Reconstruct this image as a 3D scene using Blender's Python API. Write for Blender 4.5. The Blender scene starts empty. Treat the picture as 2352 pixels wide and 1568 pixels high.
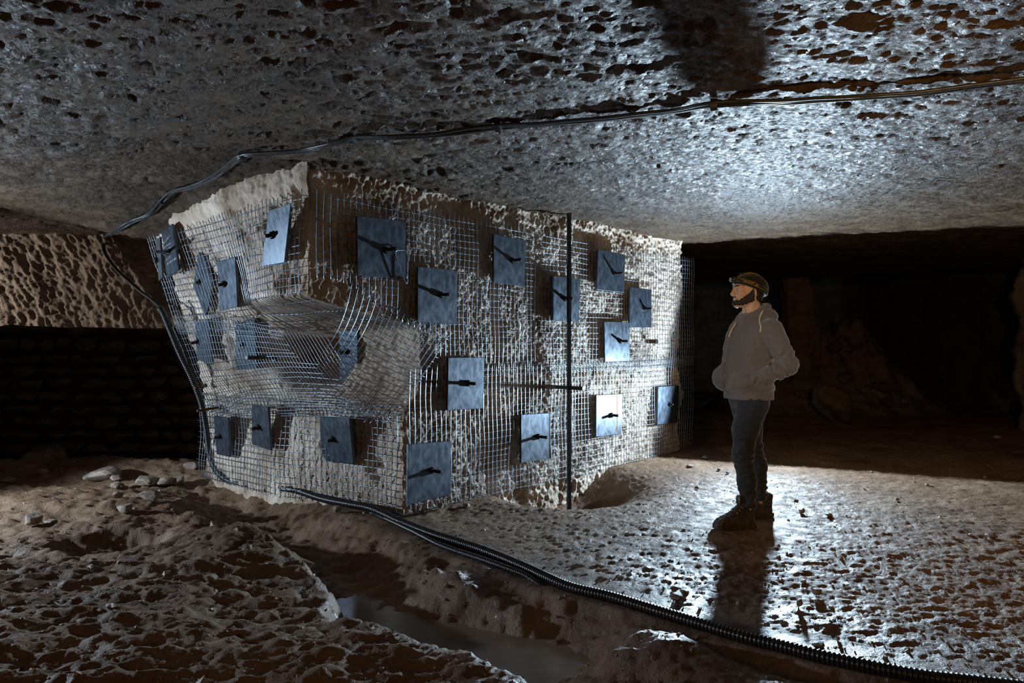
import bpy, bmesh, math, random
import numpy as np
from mathutils import Vector, Matrix

# ------------------------------------------------------------------ camera, world, lights, exposure
SC = bpy.context.scene
COL = SC.collection
F, CX, CY, CAMH = 1600.0, 1176.0, 784.0, 1.3          # focal length in pixels, image centre, eye height

cam_d = bpy.data.cameras.new('camera')
cam_d.sensor_width = 36.0
cam_d.lens = F / 2352.0 * 36.0
cam_d.clip_start = 0.05
cam = bpy.data.objects.new('camera', cam_d)
cam.location = (0, 0, CAMH)
cam.rotation_euler = (math.radians(90), 0, 0)
COL.objects.link(cam)
SC.camera = cam

world = bpy.data.worlds.new('underground_darkness')
world.use_nodes = True
world.node_tree.nodes['Background'].inputs[0].default_value = (0.0, 0.0, 0.0, 1)
world.node_tree.nodes['Background'].inputs[1].default_value = 0.0
SC.world = world

def spot(name, loc, aim, power, color, size=180.0, blend=0.06, radius=0.06):
    d = bpy.data.lights.new(name, 'SPOT')
    d.energy = power; d.color = color
    d.spot_size = math.radians(size); d.spot_blend = blend
    d.shadow_soft_size = radius
    o = bpy.data.objects.new(name, d)
    o.location = loc
    o.rotation_euler = Vector(aim).to_track_quat('-Z', 'Y').to_euler()
    COL.objects.link(o)
    return o

def soften(o, smooth):
    # gentle falloff close to the lamp, as from a large diffused head
    d = o.data; d.use_nodes = True
    nt = d.node_tree; em = nt.nodes['Emission']
    lf = nt.nodes.new('ShaderNodeLightFalloff'); lf.inputs['Strength'].default_value = 1.0; lf.inputs['Smooth'].default_value = smooth
    nt.links.new(lf.outputs['Quadratic'], em.inputs['Strength'])

def point(name, loc, power, color, radius=0.2):
    d = bpy.data.lights.new(name, 'POINT')
    d.energy = power; d.color = color; d.shadow_soft_size = radius
    o = bpy.data.objects.new(name, d); o.location = loc
    COL.objects.link(o)
    return o

# the floodlight standing behind the man, facing the camera side of the gallery
soften(spot('floodlight_behind_man', (2.74, 7.58, 0.70), (-1.02, -2.27, 0.855), 2250, (0.62, 0.82, 1.0), 180, 0.05, 0.075), 8.0)
# the torch lying on the ground left of the frame, tilted up towards the pillar and the roof
spot('torch_on_ground', (-5.2, 4.55, 0.90), (0.92, -0.34, 0.10), 540, (0.68, 0.84, 1.0), 172, 0.25, 0.05)
# an added warm spot further left, there only to rake the overhanging rock
spot('rock_raking_fill', (-7.9, 6.75, 1.65), (2.9, .90, .55), 330, (1.0, 0.90, 0.78), 54, .8, .05)
# the photographer's warm head torch
spot('photographer_head_torch', (0.75, -0.25, 1.75), (2.5, 5.2, -.22), 430, (1.0, 0.54, 0.17), 62, 1.0, 0.10)
point('warm_fill_by_camera', (-.6, -.4, 1.2), 40, (1.0, 0.56, 0.24), 0.15)  # added warm fill that lifts the brown shadows from the camera side
# an added cool fill spot right of the camera, pointed at the man
spot('cool_fill_on_man', (2.3, 1.0, 2.2), (-.60, 3.99, -1.02), 150, (0.55, 0.80, 1.0), 17, 1.0, .04)

SC.view_settings.view_transform = 'Standard'
SC.view_settings.look = 'None'
SC.view_settings.gamma = 1.0
SC.view_settings.use_curve_mapping = False
SC.view_settings.exposure = 0.0

# ------------------------------------------------------------------ helpers
rng = np.random.default_rng(11)
random.seed(11)
_perm = rng.permutation(256)
_perm = np.concatenate([_perm, _perm, _perm])
_g = rng.normal(size=(256, 3)); _g /= np.linalg.norm(_g, axis=1)[:, None]

def noise3(x, y, z):
    x, y, z = np.broadcast_arrays(np.asarray(x, float), np.asarray(y, float), np.asarray(z, float))
    xi = np.floor(x).astype(int); yi = np.floor(y).astype(int); zi = np.floor(z).astype(int)
    xf = x - xi; yf = y - yi; zf = z - zi
    xi &= 255; yi &= 255; zi &= 255
    u = xf**3*(xf*(xf*6-15)+10); v = yf**3*(yf*(yf*6-15)+10); w = zf**3*(zf*(zf*6-15)+10)
    def gr(a, b, c):
        h = _perm[_perm[_perm[(xi+a)&255]+((yi+b)&255)]+((zi+c)&255)]
        return _g[h, 0]*(xf-a)+_g[h, 1]*(yf-b)+_g[h, 2]*(zf-c)
    x00 = gr(0,0,0)*(1-u)+gr(1,0,0)*u; x10 = gr(0,1,0)*(1-u)+gr(1,1,0)*u
    x01 = gr(0,0,1)*(1-u)+gr(1,0,1)*u; x11 = gr(0,1,1)*(1-u)+gr(1,1,1)*u
    return ((x00*(1-v)+x10*v)*(1-w)+(x01*(1-v)+x11*v)*w)*1.6

def noise2(x, y, s=0.37):
    return noise3(x, y, np.zeros_like(np.asarray(x, float))+s)

def fbm(x, y, z, o=4, g=0.5):
    r = 0; a = 1; f = 1
    for i in range(o):
        r = r + a*noise3(x*f+i*17.3, y*f+i*5.1, z*f+i*9.7); a *= g; f *= 2.03
    return r

def sst(a, b, x):
    t = np.clip((x-a)/(b-a), 0, 1)
    return t*t*(3-2*t)

def pdist(x, y, poly):
    best = np.full(np.shape(x), 1e9); par = np.zeros(np.shape(x)); L = 0
    for (ax, ay), (bx, by) in zip(poly[:-1], poly[1:]):
        dx, dy = bx-ax, by-ay; l2 = dx*dx+dy*dy; l = math.sqrt(l2)
        t = np.clip(((x-ax)*dx+(y-ay)*dy)/l2, 0, 1)
        d = np.hypot(x-ax-t*dx, y-ay-t*dy)
        m = d < best
        best = np.where(m, d, best); par = np.where(m, L+t*l, par); L += l
    return best, par

def pix(px, py, Y):                       # the point at depth Y seen at a pixel of the photograph
    return np.array([(px-CX)/F*Y, Y, CAMH+(CY-py)/F*Y])

def mesh_arrays(name, verts, quads, smooth=True):
    me = bpy.data.meshes.new(name)
    n = len(verts); q = len(quads); k = quads.shape[1]
    me.vertices.add(n); me.vertices.foreach_set('co', np.asarray(verts, np.float32).ravel())
    me.loops.add(q*k); me.loops.foreach_set('vertex_index', np.asarray(quads, np.int32).ravel())
    me.polygons.add(q); me.polygons.foreach_set('loop_start', np.arange(0, q*k, k, dtype=np.int32))
    me.polygons.foreach_set('use_smooth', np.full(q, smooth, dtype=bool))
    me.update(calc_edges=True); me.validate()
    return me

def grid_quads(r, c, flip=False):
    i = np.arange(r*c).reshape(r, c)
    q = np.stack([i[:-1, :-1], i[:-1, 1:], i[1:, 1:], i[1:, :-1]], -1).reshape(-1, 4)
    return q[:, ::-1] if flip else q

def mesh_py(name, verts, faces, smooth=False):
    me = bpy.data.meshes.new(name)
    me.from_pydata([tuple(map(float, v)) for v in verts], [], [tuple(int(i) for i in f) for f in faces])
    if smooth:
        me.polygons.foreach_set('use_smooth', np.ones(len(me.polygons), dtype=bool))
    me.update()
    return me

def obj(name, me, mat=None, parent=None, label=None, cat=None, group=None, kind=None, loc=None):
    o = bpy.data.objects.new(name, me)
    COL.objects.link(o)
    if me is not None and mat is not None and not me.materials:
        me.materials.append(mat)
    if parent is not None: o.parent = parent
    if label: o['label'] = label
    if cat: o['category'] = cat
    if group: o['group'] = group
    if kind: o['kind'] = kind
    if loc is not None: o.location = loc
    return o

def empty(name, loc, label, cat, group=None):
    o = obj(name, None, None, None, label, cat, group)
    o.location = loc; o.empty_display_size = 0.1
    return o

def resample(pts, step):
    """smooth curve (Catmull-Rom) through the points, evenly spaced"""
    P = np.array(pts, float)
    P = np.vstack([2*P[0]-P[1], P, 2*P[-1]-P[-2]])
    out = []
    for i in range(1, len(P)-2):
        p0, p1, p2, p3 = P[i-1], P[i], P[i+1], P[i+2]
        t = np.linspace(0, 1, 24, endpoint=False)[:, None]
        out.append(0.5*((2*p1)+(-p0+p2)*t+(2*p0-5*p1+4*p2-p3)*t*t+(-p0+3*p1-3*p2+p3)*t**3))
    out.append(P[-2][None])
    C = np.vstack(out)
    d = np.concatenate([[0], np.cumsum(np.linalg.norm(np.diff(C, axis=0), axis=1))])
    n = max(2, int(d[-1]/step)+1)
    s = np.linspace(0, d[-1], n)
    return np.stack([np.interp(s, d, C[:, k]) for k in range(3)], 1)

def tube_arrays(P, rad, sides=6, cap=True):
    P = np.asarray(P, float); n = len(P)
    rad = np.broadcast_to(np.asarray(rad, float), (n,))
    T = np.gradient(P, axis=0); T /= np.linalg.norm(T, axis=1)[:, None]+1e-12
    up = np.array([0, 0, 1.0]) if abs(T[0, 2]) < 0.9 else np.array([1.0, 0, 0])
    N = np.zeros_like(P)
    v = up-T[0]*np.dot(up, T[0]); N[0] = v/np.linalg.norm(v)
    for i in range(1, n):
        v = N[i-1]-T[i]*np.dot(N[i-1], T[i]); N[i] = v/(np.linalg.norm(v)+1e-12)
    B = np.cross(T, N)
    a = np.arange(sides)/sides*2*np.pi
    V = P[:, None, :]+rad[:, None, None]*(np.cos(a)[None, :, None]*N[:, None, :]+np.sin(a)[None, :, None]*B[:, None, :])
    V = V.reshape(-1, 3)
    i = np.arange(n-1)[:, None]*sides; j = np.arange(sides)[None, :]; j2 = (j+1) % sides
    Q = np.stack([i+j, i+j2, i+sides+j2, i+sides+j], -1).reshape(-1, 4)
    faces = [tuple(f) for f in Q]
    if cap:
        faces.append(tuple(range(sides))[::-1]); faces.append(tuple((n-1)*sides+k for k in range(sides)))
    return V, faces

def tube(name, P, rad, sides, mat, parent=None, smooth=True, **kw):
    V, Fc = tube_arrays(P, rad, sides)
    return obj(name, mesh_py(name, V, Fc, smooth), mat, parent, **kw)

def bm_mesh(name, bm, smooth=False):
    me = bpy.data.meshes.new(name)
    bm.normal_update(); bm.to_mesh(me); bm.free()
    if smooth: me.polygons.foreach_set('use_smooth', np.ones(len(me.polygons), dtype=bool))
    return me

# ------------------------------------------------------------------ materials (procedural)
def material(name, stops, scale=4.0, detail=6.0, rough=(0.5, 0.8), spec=0.5, metal=0.0, bumps=(), stretch=(1, 1, 1), rscale=None, ramp=(0.3, 0.7), sheen=0.0, coat=0.0):
    m = bpy.data.materials.new(name); m.use_nodes = True
    nt = m.node_tree; N = nt.nodes; Lk = nt.links
    b = N['Principled BSDF']
    tc = N.new('ShaderNodeTexCoord'); mp = N.new('ShaderNodeMapping')
    mp.inputs['Scale'].default_value = stretch
    Lk.new(tc.outputs['Object'], mp.inputs['Vector'])
    nz = N.new('ShaderNodeTexNoise'); nz.inputs['Scale'].default_value = scale; nz.inputs['Detail'].default_value = detail
    nz.inputs['Roughness'].default_value = 0.62
    Lk.new(mp.outputs['Vector'], nz.inputs['Vector'])
    cr = N.new('ShaderNodeValToRGB')
    el = cr.color_ramp.elements
    while len(el) < len(stops): el.new(0.5)
    for i, c in enumerate(stops):
        el[i].position = ramp[0]+(ramp[1]-ramp[0])*i/max(1, len(stops)-1)
        el[i].color = (*c, 1)
    Lk.new(nz.outputs['Fac'], cr.inputs['Fac']); Lk.new(cr.outputs['Color'], b.inputs['Base Color'])
    n2 = N.new('ShaderNodeTexNoise'); n2.inputs['Scale'].default_value = rscale or scale*2.7; n2.inputs['Detail'].default_value = 4
    Lk.new(mp.outputs['Vector'], n2.inputs['Vector'])
    mr = N.new('ShaderNodeMapRange'); mr.inputs['From Min'].default_value = 0.35; mr.inputs['From Max'].default_value = 0.65
    mr.inputs['To Min'].default_value = rough[0]; mr.inputs['To Max'].default_value = rough[1]
    Lk.new(n2.outputs['Fac'], mr.inputs['Value']); Lk.new(mr.outputs['Result'], b.inputs['Roughness'])
    b.inputs['Metallic'].default_value = metal
    b.inputs['Specular IOR Level'].default_value = spec
    b.inputs['Sheen Weight'].default_value = sheen
    b.inputs['Coat Weight'].default_value = coat
    prev = None
    for (s, dist, strength) in bumps:
        t = N.new('ShaderNodeTexNoise'); t.inputs['Scale'].default_value = s; t.inputs['Detail'].default_value = 5
        t.inputs['Roughness'].default_value = 0.65
        Lk.new(mp.outputs['Vector'], t.inputs['Vector'])
        bp = N.new('ShaderNodeBump'); bp.inputs['Distance'].default_value = dist; bp.inputs['Strength'].default_value = strength
        Lk.new(t.outputs['Fac'], bp.inputs['Height'])
        if prev: Lk.new(prev.outputs['Normal'], bp.inputs['Normal'])
        prev = bp
    if prev: Lk.new(prev.outputs['Normal'], b.inputs['Normal'])
    return m

def wetten(m, attr, rough, spec):
    # wetter mud is glossier: blend roughness and specular by a painted wetness attribute
    nt = m.node_tree; b = nt.nodes['Principled BSDF']
    at = nt.nodes.new('ShaderNodeAttribute'); at.attribute_name = attr
    src = b.inputs['Roughness'].links[0].from_socket
    mx = nt.nodes.new('ShaderNodeMix'); mx.data_type = 'FLOAT'
    nt.links.new(at.outputs['Fac'], mx.inputs[0]); nt.links.new(src, mx.inputs[2]); mx.inputs[3].default_value = rough
    nt.links.new(mx.outputs[0], b.inputs['Roughness'])
    mr = nt.nodes.new('ShaderNodeMapRange'); mr.inputs['To Min'].default_value = b.inputs['Specular IOR Level'].default_value; mr.inputs['To Max'].default_value = spec
    nt.links.new(at.outputs['Fac'], mr.inputs['Value']); nt.links.new(mr.outputs['Result'], b.inputs['Specular IOR Level'])

def plain(name, c, rough=0.5, spec=0.5, metal=0.0):
    return material(name, [tuple(x*0.8 for x in c), tuple(min(1, x*1.2) for x in c)], 30, 3, (rough*0.9, min(1, rough*1.1)), spec, metal)

M = {}
M["floor"] = material("wet_clay_floor", [(.095, .050, .026), (.185, .115, .070), (.26, .18, .12)], 2.2, 9, (.48, .80), .18, bumps=((22, .020, .65), (75, .009, .85), (190, .004, .8)), rscale=9)
M['ceiling'] = material('damp_limestone_roof', [(.028, .014, .006), (.064, .037, .018), (.12, .08, .047)], 3.0, 10, (.18, .72), .42, bumps=((16, .045, .9), (60, .016, 1.0), (160, .005, .9)), rscale=26, stretch=(1, 1.5, 1))
M['pillar'] = material('cut_limestone', [(.12, .065, .030), (.42, .335, .26), (.66, .57, .48)], 2.6, 9, (.55, .85), .3, bumps=((40, .008, .7), (120, .003, .6)))
M['rock'] = material('chiselled_limestone', [(.10, .07, .05), (.22, .165, .125), (.30, .24, .19)], 3.5, 9, (.4, .75), .4, bumps=((30, .02, .8), (110, .005, .7)))
M['stone'] = material('loose_limestone', [(.12, .085, .06), (.24, .185, .145), (.34, .28, .23)], 7, 8, (.45, .8), .4, bumps=((45, .006, .6),))
M['shaded_rock'] = material('shaded_limestone', [(.030, .021, .015), (.06, .045, .034), (.085, .068, .054)], 3.5, 9, (.6, .9), .3, bumps=((30, .02, .8), (110, .005, .7)))  # limestone with the darkness of the unlit far walls put into its colour
M['half_shaded_rock'] = material('half_shaded_limestone', [(.045, .032, .023), (.095, .072, .055), (.13, .105, .085)], 3.5, 9, (.5, .85), .3, bumps=((30, .02, .8), (110, .005, .7)))  # lighter step of that painted shade, for the far rubble, boulder and column
M['wire'] = material('galvanised_wire', [(.20, .24, .29), (.34, .40, .47)], 40, 3, (.32, .5), .5, metal=.85)
M['plate'] = material('weathered_steel_plate', [(.060, .075, .097), (.078, .097, .125), (.105, .13, .165)], 24, 10, (.33, .43), .5, metal=.8, bumps=((60, .0015, .35),), rscale=24, stretch=(1, 1, .6))
M['bolt'] = material('dark_steel_bolt', [(.03, .03, .033), (.09, .08, .075)], 60, 4, (.4, .6), .5, metal=.7)
M['rust'] = material('rusty_steel', [(.06, .025, .012), (.16, .075, .035)], 60, 5, (.6, .85), .3, metal=.3)
M['pole'] = material('painted_steel_tube', [(.022, .024, .028), (.05, .055, .062)], 25, 5, (.3, .5), .5, metal=.6)
M['hose'] = material('black_ribbed_plastic', [(.008, .008, .01), (.02, .02, .022)], 30, 4, (.22, .4), .5)
M['cable'] = material('black_cable_sheath', [(.012, .013, .015), (.03, .033, .038)], 30, 4, (.3, .5), .5)
M['water'] = material('muddy_water', [(.20, .15, .11), (.26, .20, .15)], 3, 4, (.12, .22), .5, bumps=((9, .002, .15),))
M['chalk'] = plain('white_chalk', (.62, .64, .66), .9, .1)

# ------------------------------------------------------------------ the setting: floor, roof, walls
def gpt(px, py, z=0.0):                   # ground point seen at a pixel
    Y = (CAMH-z)*F/(py-CY)
    return ((px-CX)/F*Y, Y)
TRENCH = [gpt(*p) for p in ((430, 1085), (520, 1125), (600, 1170), (690, 1215), (770, 1262), (850, 1330), (930, 1385), (1050, 1432), (1180, 1470), (1330, 1555))]+[(.42, 2.3), (.7, 1.6)]
HOSEPX = ((525, 1105), (600, 1118), (670, 1122), (760, 1150), (850, 1165), (920, 1198), (990, 1225), (1100, 1260), (1200, 1300), (1300, 1345), (1400, 1370), (1500, 1400), (1600, 1430), (1700, 1460), (1800, 1485), (1900, 1510), (2100, 1550), (2250, 1568))
HOSE = [gpt(*p) for p in HOSEPX]+[(2.15, 2.5), (2.9, 2.2)]
FURROW = [gpt(*p) for p in ((1010, 1290), (1120, 1330), (1250, 1375), (1420, 1410), (1560, 1452), (1720, 1505), (1900, 1550))]+[(1.7, 2.45)]

def floor_h(x, y):
    left = sst(.4, -1.2, x-(y-3.2)*-.28)                      # rough, trodden mud on the left
    h = .022*noise2(x*.8, y*.8, 3.1)
    h = h+left*(.04*noise2(x*1.7, y*2.6, 1.7)+.02*noise2(x*4.1, y*6.5, 7.7))
    h = h+(.008+.016*left)*noise2(x*9, y*13, 2.2)+(.008+.004*left)*noise2(x*23, y*34, 5.2)+(.006-.002*left)*noise2(x*55, y*62, 8.2)
    h = h+left*(.012*noise2(x*4.5, y*13, 91.0)+.007*noise2(x*9, y*30, 92.0))
    clod = noise2(x*6, y*8, 21.3)
    h = h+(.010+.010*left)*np.clip(clod-.25, 0, 1)+.014*np.clip(noise2(x*13, y*15, 27.3)-.42, 0, 1)-(.005+.012*left)*np.clip(-noise2(x*5, y*6.5, 33.1)-.35, 0, 1)*1.6
    # trench
    wob = .06*noise2(x*3, y*3, 11.1)+.04*noise2(x*9, y*9, 12.1)+.02*noise2(x*22, y*22, 13.1)
    d, p = pdist(x, y, TRENCH)
    near = sst(6.9, 5.6, y)
    w = .09+.15*np.exp(-((y-3.28)/.36)**2)
    dep = .15+.13*np.exp(-((y-3.22)/.42)**2)
    side = sst(-.10, .10, (x-(-.55))*.62+(y-3.55)*.78)     # far bank slopes gently, near bank is steep
    prof = sst(w+.15+.30*side, w-.02, d+wob*(1-.4*side))
    h = h-near*(dep*prof)+near*.022*np.exp(-((d-w-.25)/.13)**2)*sst(-.3, .1, x+1.0+(3.4-y)*.9)+.02*prof*noise2(x*8, y*8, 83.0)
    h = h+near*.016*np.exp(-((d-w-.12)/.18)**2)*(noise2(x*7, y*7, 85.0)+.6*noise2(x*16, y*16, 86.0))
    # mound between trench and hose
    for (mx, my, rx, ry, hh) in ((-.30, 3.90, .34, .24, .06), (.45, 2.95, .34, .22, .12), (-.75, 4.55, .3, .3, .04), (-1.75, 4.3, .5, .5, .10), (-2.6, 3.2, .9, .6, .08), (-.9, 2.9, .5, .3, .06), (-3.0, 5.4, .7, .35, .10)):
        h = h+hh*np.exp(-((x-mx)/rx)**2-((y-my)/ry)**2)
    # furrow beside the hose, soft bed under it
    d2, _ = pdist(x, y, FURROW)
    h = h-.055*sst(.12, .03, d2+.5*wob)*sst(2.2, 1.0, x)
    dh, _ = pdist(x, y-.0, HOSE)
    h = np.where(h > -.05, h-np.clip(h+.01, 0, 1)*.85*np.exp(-(dh/.28)**2), h)
    # hollow that the steel pole stands in, with a scraped hole to its right
    h = h-.27*sst(.95, .15, np.hypot((x-.50)/1.0, (y-6.45)/1.25))
    h = h-.16*sst(.30, .12, np.hypot((x-.80)/1.2, (y-6.42)/.9)+.3*wob)
    # smooth hollow in the left mud
    h = h-.11*sst(.75, .35, np.hypot((x+2.55)/.62, (y-4.50)/.42)+.6*wob)
    # level patch under the man
    man = np.exp(-((x-1.67)/.42)**2-((y-5.0)/.42)**2)
    h = h*(1-.9*man)
    # ground falls away behind the crest on the left
    h = h-.55*sst(7.25, 8.3, y+.4*wob)*sst(-2.6, -3.6, x)+.10*np.exp(-((y-7.0)/.35)**2)*sst(-2.7, -3.4, x)
    return h

def nonuni(lo, hi, f):
    v = [lo]
    while v[-1] < hi: v.append(v[-1]+f(v[-1]))
    return np.array(v)

ys = nonuni(-1.5, 19.0, lambda y: .12 if y < 2.1 else max(.0105, .0040*y))
xs = nonuni(-9.5, 9.5, lambda x: .014 if -3.3 < x < 2.8 else min(.07, .014+.013*max(-3.3-x, x-2.8)))
X, Y = np.meshgrid(xs, ys)
Z = floor_h(X, Y)
fm = mesh_arrays('floor', np.stack([X, Y, Z], -1).reshape(-1, 3), grid_quads(*X.shape))
dT, _ = pdist(X, Y, TRENCH); dH, _ = pdist(X, Y, HOSE); dF, _ = pdist(X, Y, FURROW)
wet = np.maximum(sst(.60, .15, dT)*sst(4.6, 3.6, Y), np.maximum(sst(.45, .1, dF), .65*sst(.95, .2, dH)*sst(.2, .9, X)))
wet = np.clip(wet*(.75+.9*noise2(X*3, Y*4, 95.0)+.5*noise2(X*11, Y*13, 96.0)), 0, 1)
fm.attributes.new('wet', 'FLOAT', 'POINT').data.foreach_set('value', wet.astype(np.float32).ravel())
wetten(M['floor'], 'wet', .20, .55)
obj('floor', fm, M['floor'], kind='structure', label='wet brown clay floor of the quarry gallery')

ROOF = 2.49
CRACK = [((px-CX)/F*((ROOF-CAMH)*F/(CY-py)), (ROOF-CAMH)*F/(CY-py)) for px, py in ((880, 322), (1000, 300), (1150, 283), (1320, 262), (1480, 242), (1640, 232), (1740, 205), (1900, 196), (2050, 190), (2200, 178), (2352, 162), (2500, 150))]
def roof_h(x, y):
    lf = sst(1.2, -1.6, x)
    h = .025*noise2(x*.7, y*.7, 4.4)
    h = h+.018*noise2(x*2.2, y*5, 14.4)+.014*noise2(x*6, y*13, 24.4)+(.009+.006*lf)*noise2(x*15, y*27, 34.4)+.0075*noise2(x*36, y*52, 44.4)
    pits = noise2(x*4.6, y*5.6, 51.0)+.6*noise2(x*13, y*15, 57.0)+.35*noise2(x*31, y*37, 58.0)
    h = h+(.02+.030*lf)*np.clip(pits-.38, 0, .6)
    knob = noise2(x*7, y*8, 61.0)
    h = h-(.012+.03*lf)*np.clip(knob-.32, 0, .6)
    d, p = pdist(x, y, CRACK)
    wob = .03*noise2(x*5, y*9, 71.0)+.015*noise2(x*17, y*25, 73.0)
    h = h+.035*sst(.035, .008, np.abs(d+wob))
    h = h-.25*np.exp(-((x+3.25)/.85)**2-((y-6.35)/.75)**2)
    # the roof of the next chamber lies higher, beyond a broken edge
    e = (x-3.9)*(10.9-14.8)/(7.96-3.9)+14.8
    h = h+1.6*sst(0, .5, y-e+.8*wob*8)
    return ROOF+h
ysc = nonuni(-1.5, 19.0, lambda y: .12 if y < 2.0 else max(.0100, .0040*y))
X, Y = np.meshgrid(xs, ysc)
Z = roof_h(X, Y)
obj('ceiling', mesh_arrays('ceiling', np.stack([X, Y, Z], -1).reshape(-1, 3), grid_quads(*X.shape, flip=True)), M['ceiling'], kind='structure', label='damp rough limestone roof of the quarry gallery')

def wall_sheet(name, a, b, z0, z1, mat, label, seed, amp=.12):
    a = np.array(a, float); b = np.array(b, float)
    L = np.linalg.norm(b-a); n = int(L/.12)+2; k = int((z1-z0)/.12)+2
    S, T = np.meshgrid(np.linspace(0, 1, n), np.linspace(z0, z1, k))
    nx, ny = (b-a)[1]/L, -(b-a)[0]/L
    px = a[0]+S*(b-a)[0]; py = a[1]+S*(b-a)[1]
    d = amp*fbm(px*.9, py*.9, T*.9+seed, 4)
    V = np.stack([px+nx*d, py+ny*d, T], -1).reshape(-1, 3)
    back = np.stack([px-nx*.5, py-ny*.5, T], -1).reshape(-1, 3)
    q = grid_quads(k, n)
    m = mesh_arrays(name, np.vstack([V, back]), np.vstack([q, q[:, ::-1]+k*n]))
    return obj(name, m, mat, kind='structure', label=label)
wall_sheet('wall_back', (-9.4, 18.4), (9.4, 18.4), -.8, 4.4, M['shaded_rock'], 'dark rock at the far end of the gallery', 3)
wall_sheet('wall_right', (9.2, 18.5), (9.2, -1.5), -.4, 4.4, M['shaded_rock'], 'dark rock side of the gallery', 5)

# overhanging quarried block on the left, its face scored by pick marks, with a side facet in shade
nx_, nz_ = 420, 120
xb = np.linspace(-9.4, -2.9, nx_); zb = np.linspace(1.44, 2.75, nz_)
XB, ZB = np.meshgrid(xb, zb)
low = 1.455+.025*noise2(XB*1.3, XB*0, 5.5)+.03*np.clip(noise2(XB*3.1, XB*0, 9.5), 0, 1)
ZB2 = low+(ZB-1.44)/(2.75-1.44)*(2.75-low)
YB = 7.70-.10*sst(1.9, 1.45, ZB2)+.10*noise2(XB*.8, ZB2*1.1, 1.3)+.05*noise2(XB*2.2, ZB2*2.6, 2.3)
sl = XB*.9+ZB2*.55
YB = YB-.020*noise2(sl*13, (ZB2-XB*.5)*4.5, 3.3)-.020*noise2(sl*30, (ZB2-XB*.5)*9, 4.3)-.012*noise2(sl*40, (ZB2-XB*.5)*22, 6.3)
edge = -4.45+(2.45-ZB2)*.70
YB = YB+.95*np.clip(XB-edge, 0, 2)*sst(1.5, 1.75, ZB2)
front = np.stack([XB, YB, ZB2], -1).reshape(-1, 3)
nb = 14
under = []
for k in range(1, nb+1):
    t = k/nb
    under.append(np.stack([xb, YB[0]+1.1*t, ZB2[0]+.02*noise2(xb*3, xb*0+t*4, 2.0)-.0*t], -1))
U = np.concatenate([front[:nx_][None]]+[u[None] for u in under])
V = np.vstack([front, U.reshape(-1, 3)])
Q = np.vstack([grid_quads(nz_, nx_), grid_quads(nb+1, nx_, flip=True)+nz_*nx_])
obj('wall_left', mesh_arrays('wall_left', V, Q), M['rock'], kind='structure', label='overhanging quarried rock scored by pick marks left of the pillar')

# ------------------------------------------------------------------ the rock pillar
A0 = np.array([-1.357, 4.66]); D1 = np.array([.6744, .7384]); D2 = np.array([-.768, .640]); NR = np.array([.7384, -.6744]); NL = -D1
TLEN = 5.15
def o_off(s, z):
    corner = np.where(z > 1.30, .95*sst(1.62, 1.38, z), np.where(z > .98, .95, .80+.15*sst(.72, .98, z)))
    far = .55*np.clip((2.40-z)/1.65, 0, 1)
    w = sst(.15, 1.45, s)
    hollow = .70*np.exp(-(((s-.95)/.26)**2+((z-1.16)/.20)**2)**2)
    return corner*(1-w)+far*w+hollow
def send(z): return 2.46+.10*sst(1.4, .4, z)
def rface(t, z, off=0.0):
    t, z, off = np.broadcast_arrays(np.asarray(t, float), np.asarray(z, float), np.asarray(off, float))
    return np.stack([A0[0]+D1[0]*t+NR[0]*off, A0[1]+D1[1]*t+NR[1]*off, z], -1)
def lface(s, z, off=0.0):
    s, z, off = np.broadcast_arrays(np.asarray(s, float), np.asarray(z, float), np.asarray(off, float))
    o = o_off(s, z)-off
    return np.stack([A0[0]+D2[0]*s+D1[0]*o, A0[1]+D2[1]*s+D1[1]*o, z], -1)

zp = np.linspace(-.55, 2.70, 270)
nl, nr = 200, 430
sl_ = np.linspace(1, 0, nl)
tr_ = np.linspace(0, 1, nr+1)[1:]
S2, Z2 = np.meshgrid(sl_, zp); S2 = S2*send(Z2)
PL = lface(S2, Z2)
T2, Z3 = np.meshgrid(tr_, zp)
T2 = np.maximum(TLEN*T2, o_off(np.zeros_like(Z3), Z3)+.0004*T2)
PR = rface(T2, Z3)
# relief, left face: smooth break with vertical flutes and spalled pockets
dl = .05*noise3(PL[..., 0]*1.3, PL[..., 1]*1.3, PL[..., 2]*.9)+.03*noise3(PL[..., 0]*4, PL[..., 1]*4, PL[..., 2]*1.6)
dl = dl+.011*noise3(S2*13, Z2*3.5, 0*S2+2)+.014*noise3(S2*24, Z2*15, 0*S2+4)+.010*noise3(S2*55, Z2*42, 0*S2+6)+.03*np.abs(noise3(S2*3.3, Z2*2.7, 0*S2+8))
for (s0, z0, rs, rz, dep) in ((.46, 2.13, .13, .12, .16), (.30, 1.70, .12, .16, .14), (.52, .52, .10, .16, .12), (.16, 2.28, .05, .10, .08), (.75, 1.25, .3, .2, .10), (1.15, 1.72, .10, .22, .10), (.95, 2.12, .09, .07, .08), (1.55, 2.02, .07, .12, .08), (1.75, 1.25, .12, .10, .09), (1.3, .45, .06, .2, .06), (.30, .30, .08, .12, .07), (2.0, .5, .08, .15, .07)):
    k = (np.abs((S2-s0)/rs)**1.0+np.abs((Z2-z0)/rz)**1.0)*.85+.7*noise3(S2*6, Z2*6, 0*S2+9)+.4*noise3(S2*17, Z2*13, 0*S2+19)
    dl = dl-dep*sst(1.05, .75, k)
dl = dl-.05*sst(.10, .0, np.abs(Z2-2.30-.03*noise3(S2*5, Z2*0, 0*S2)))*0+.035*sst(2.26, 2.36, Z2+.05*noise3(S2*4, Z2*2, 0*S2+1))
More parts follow.
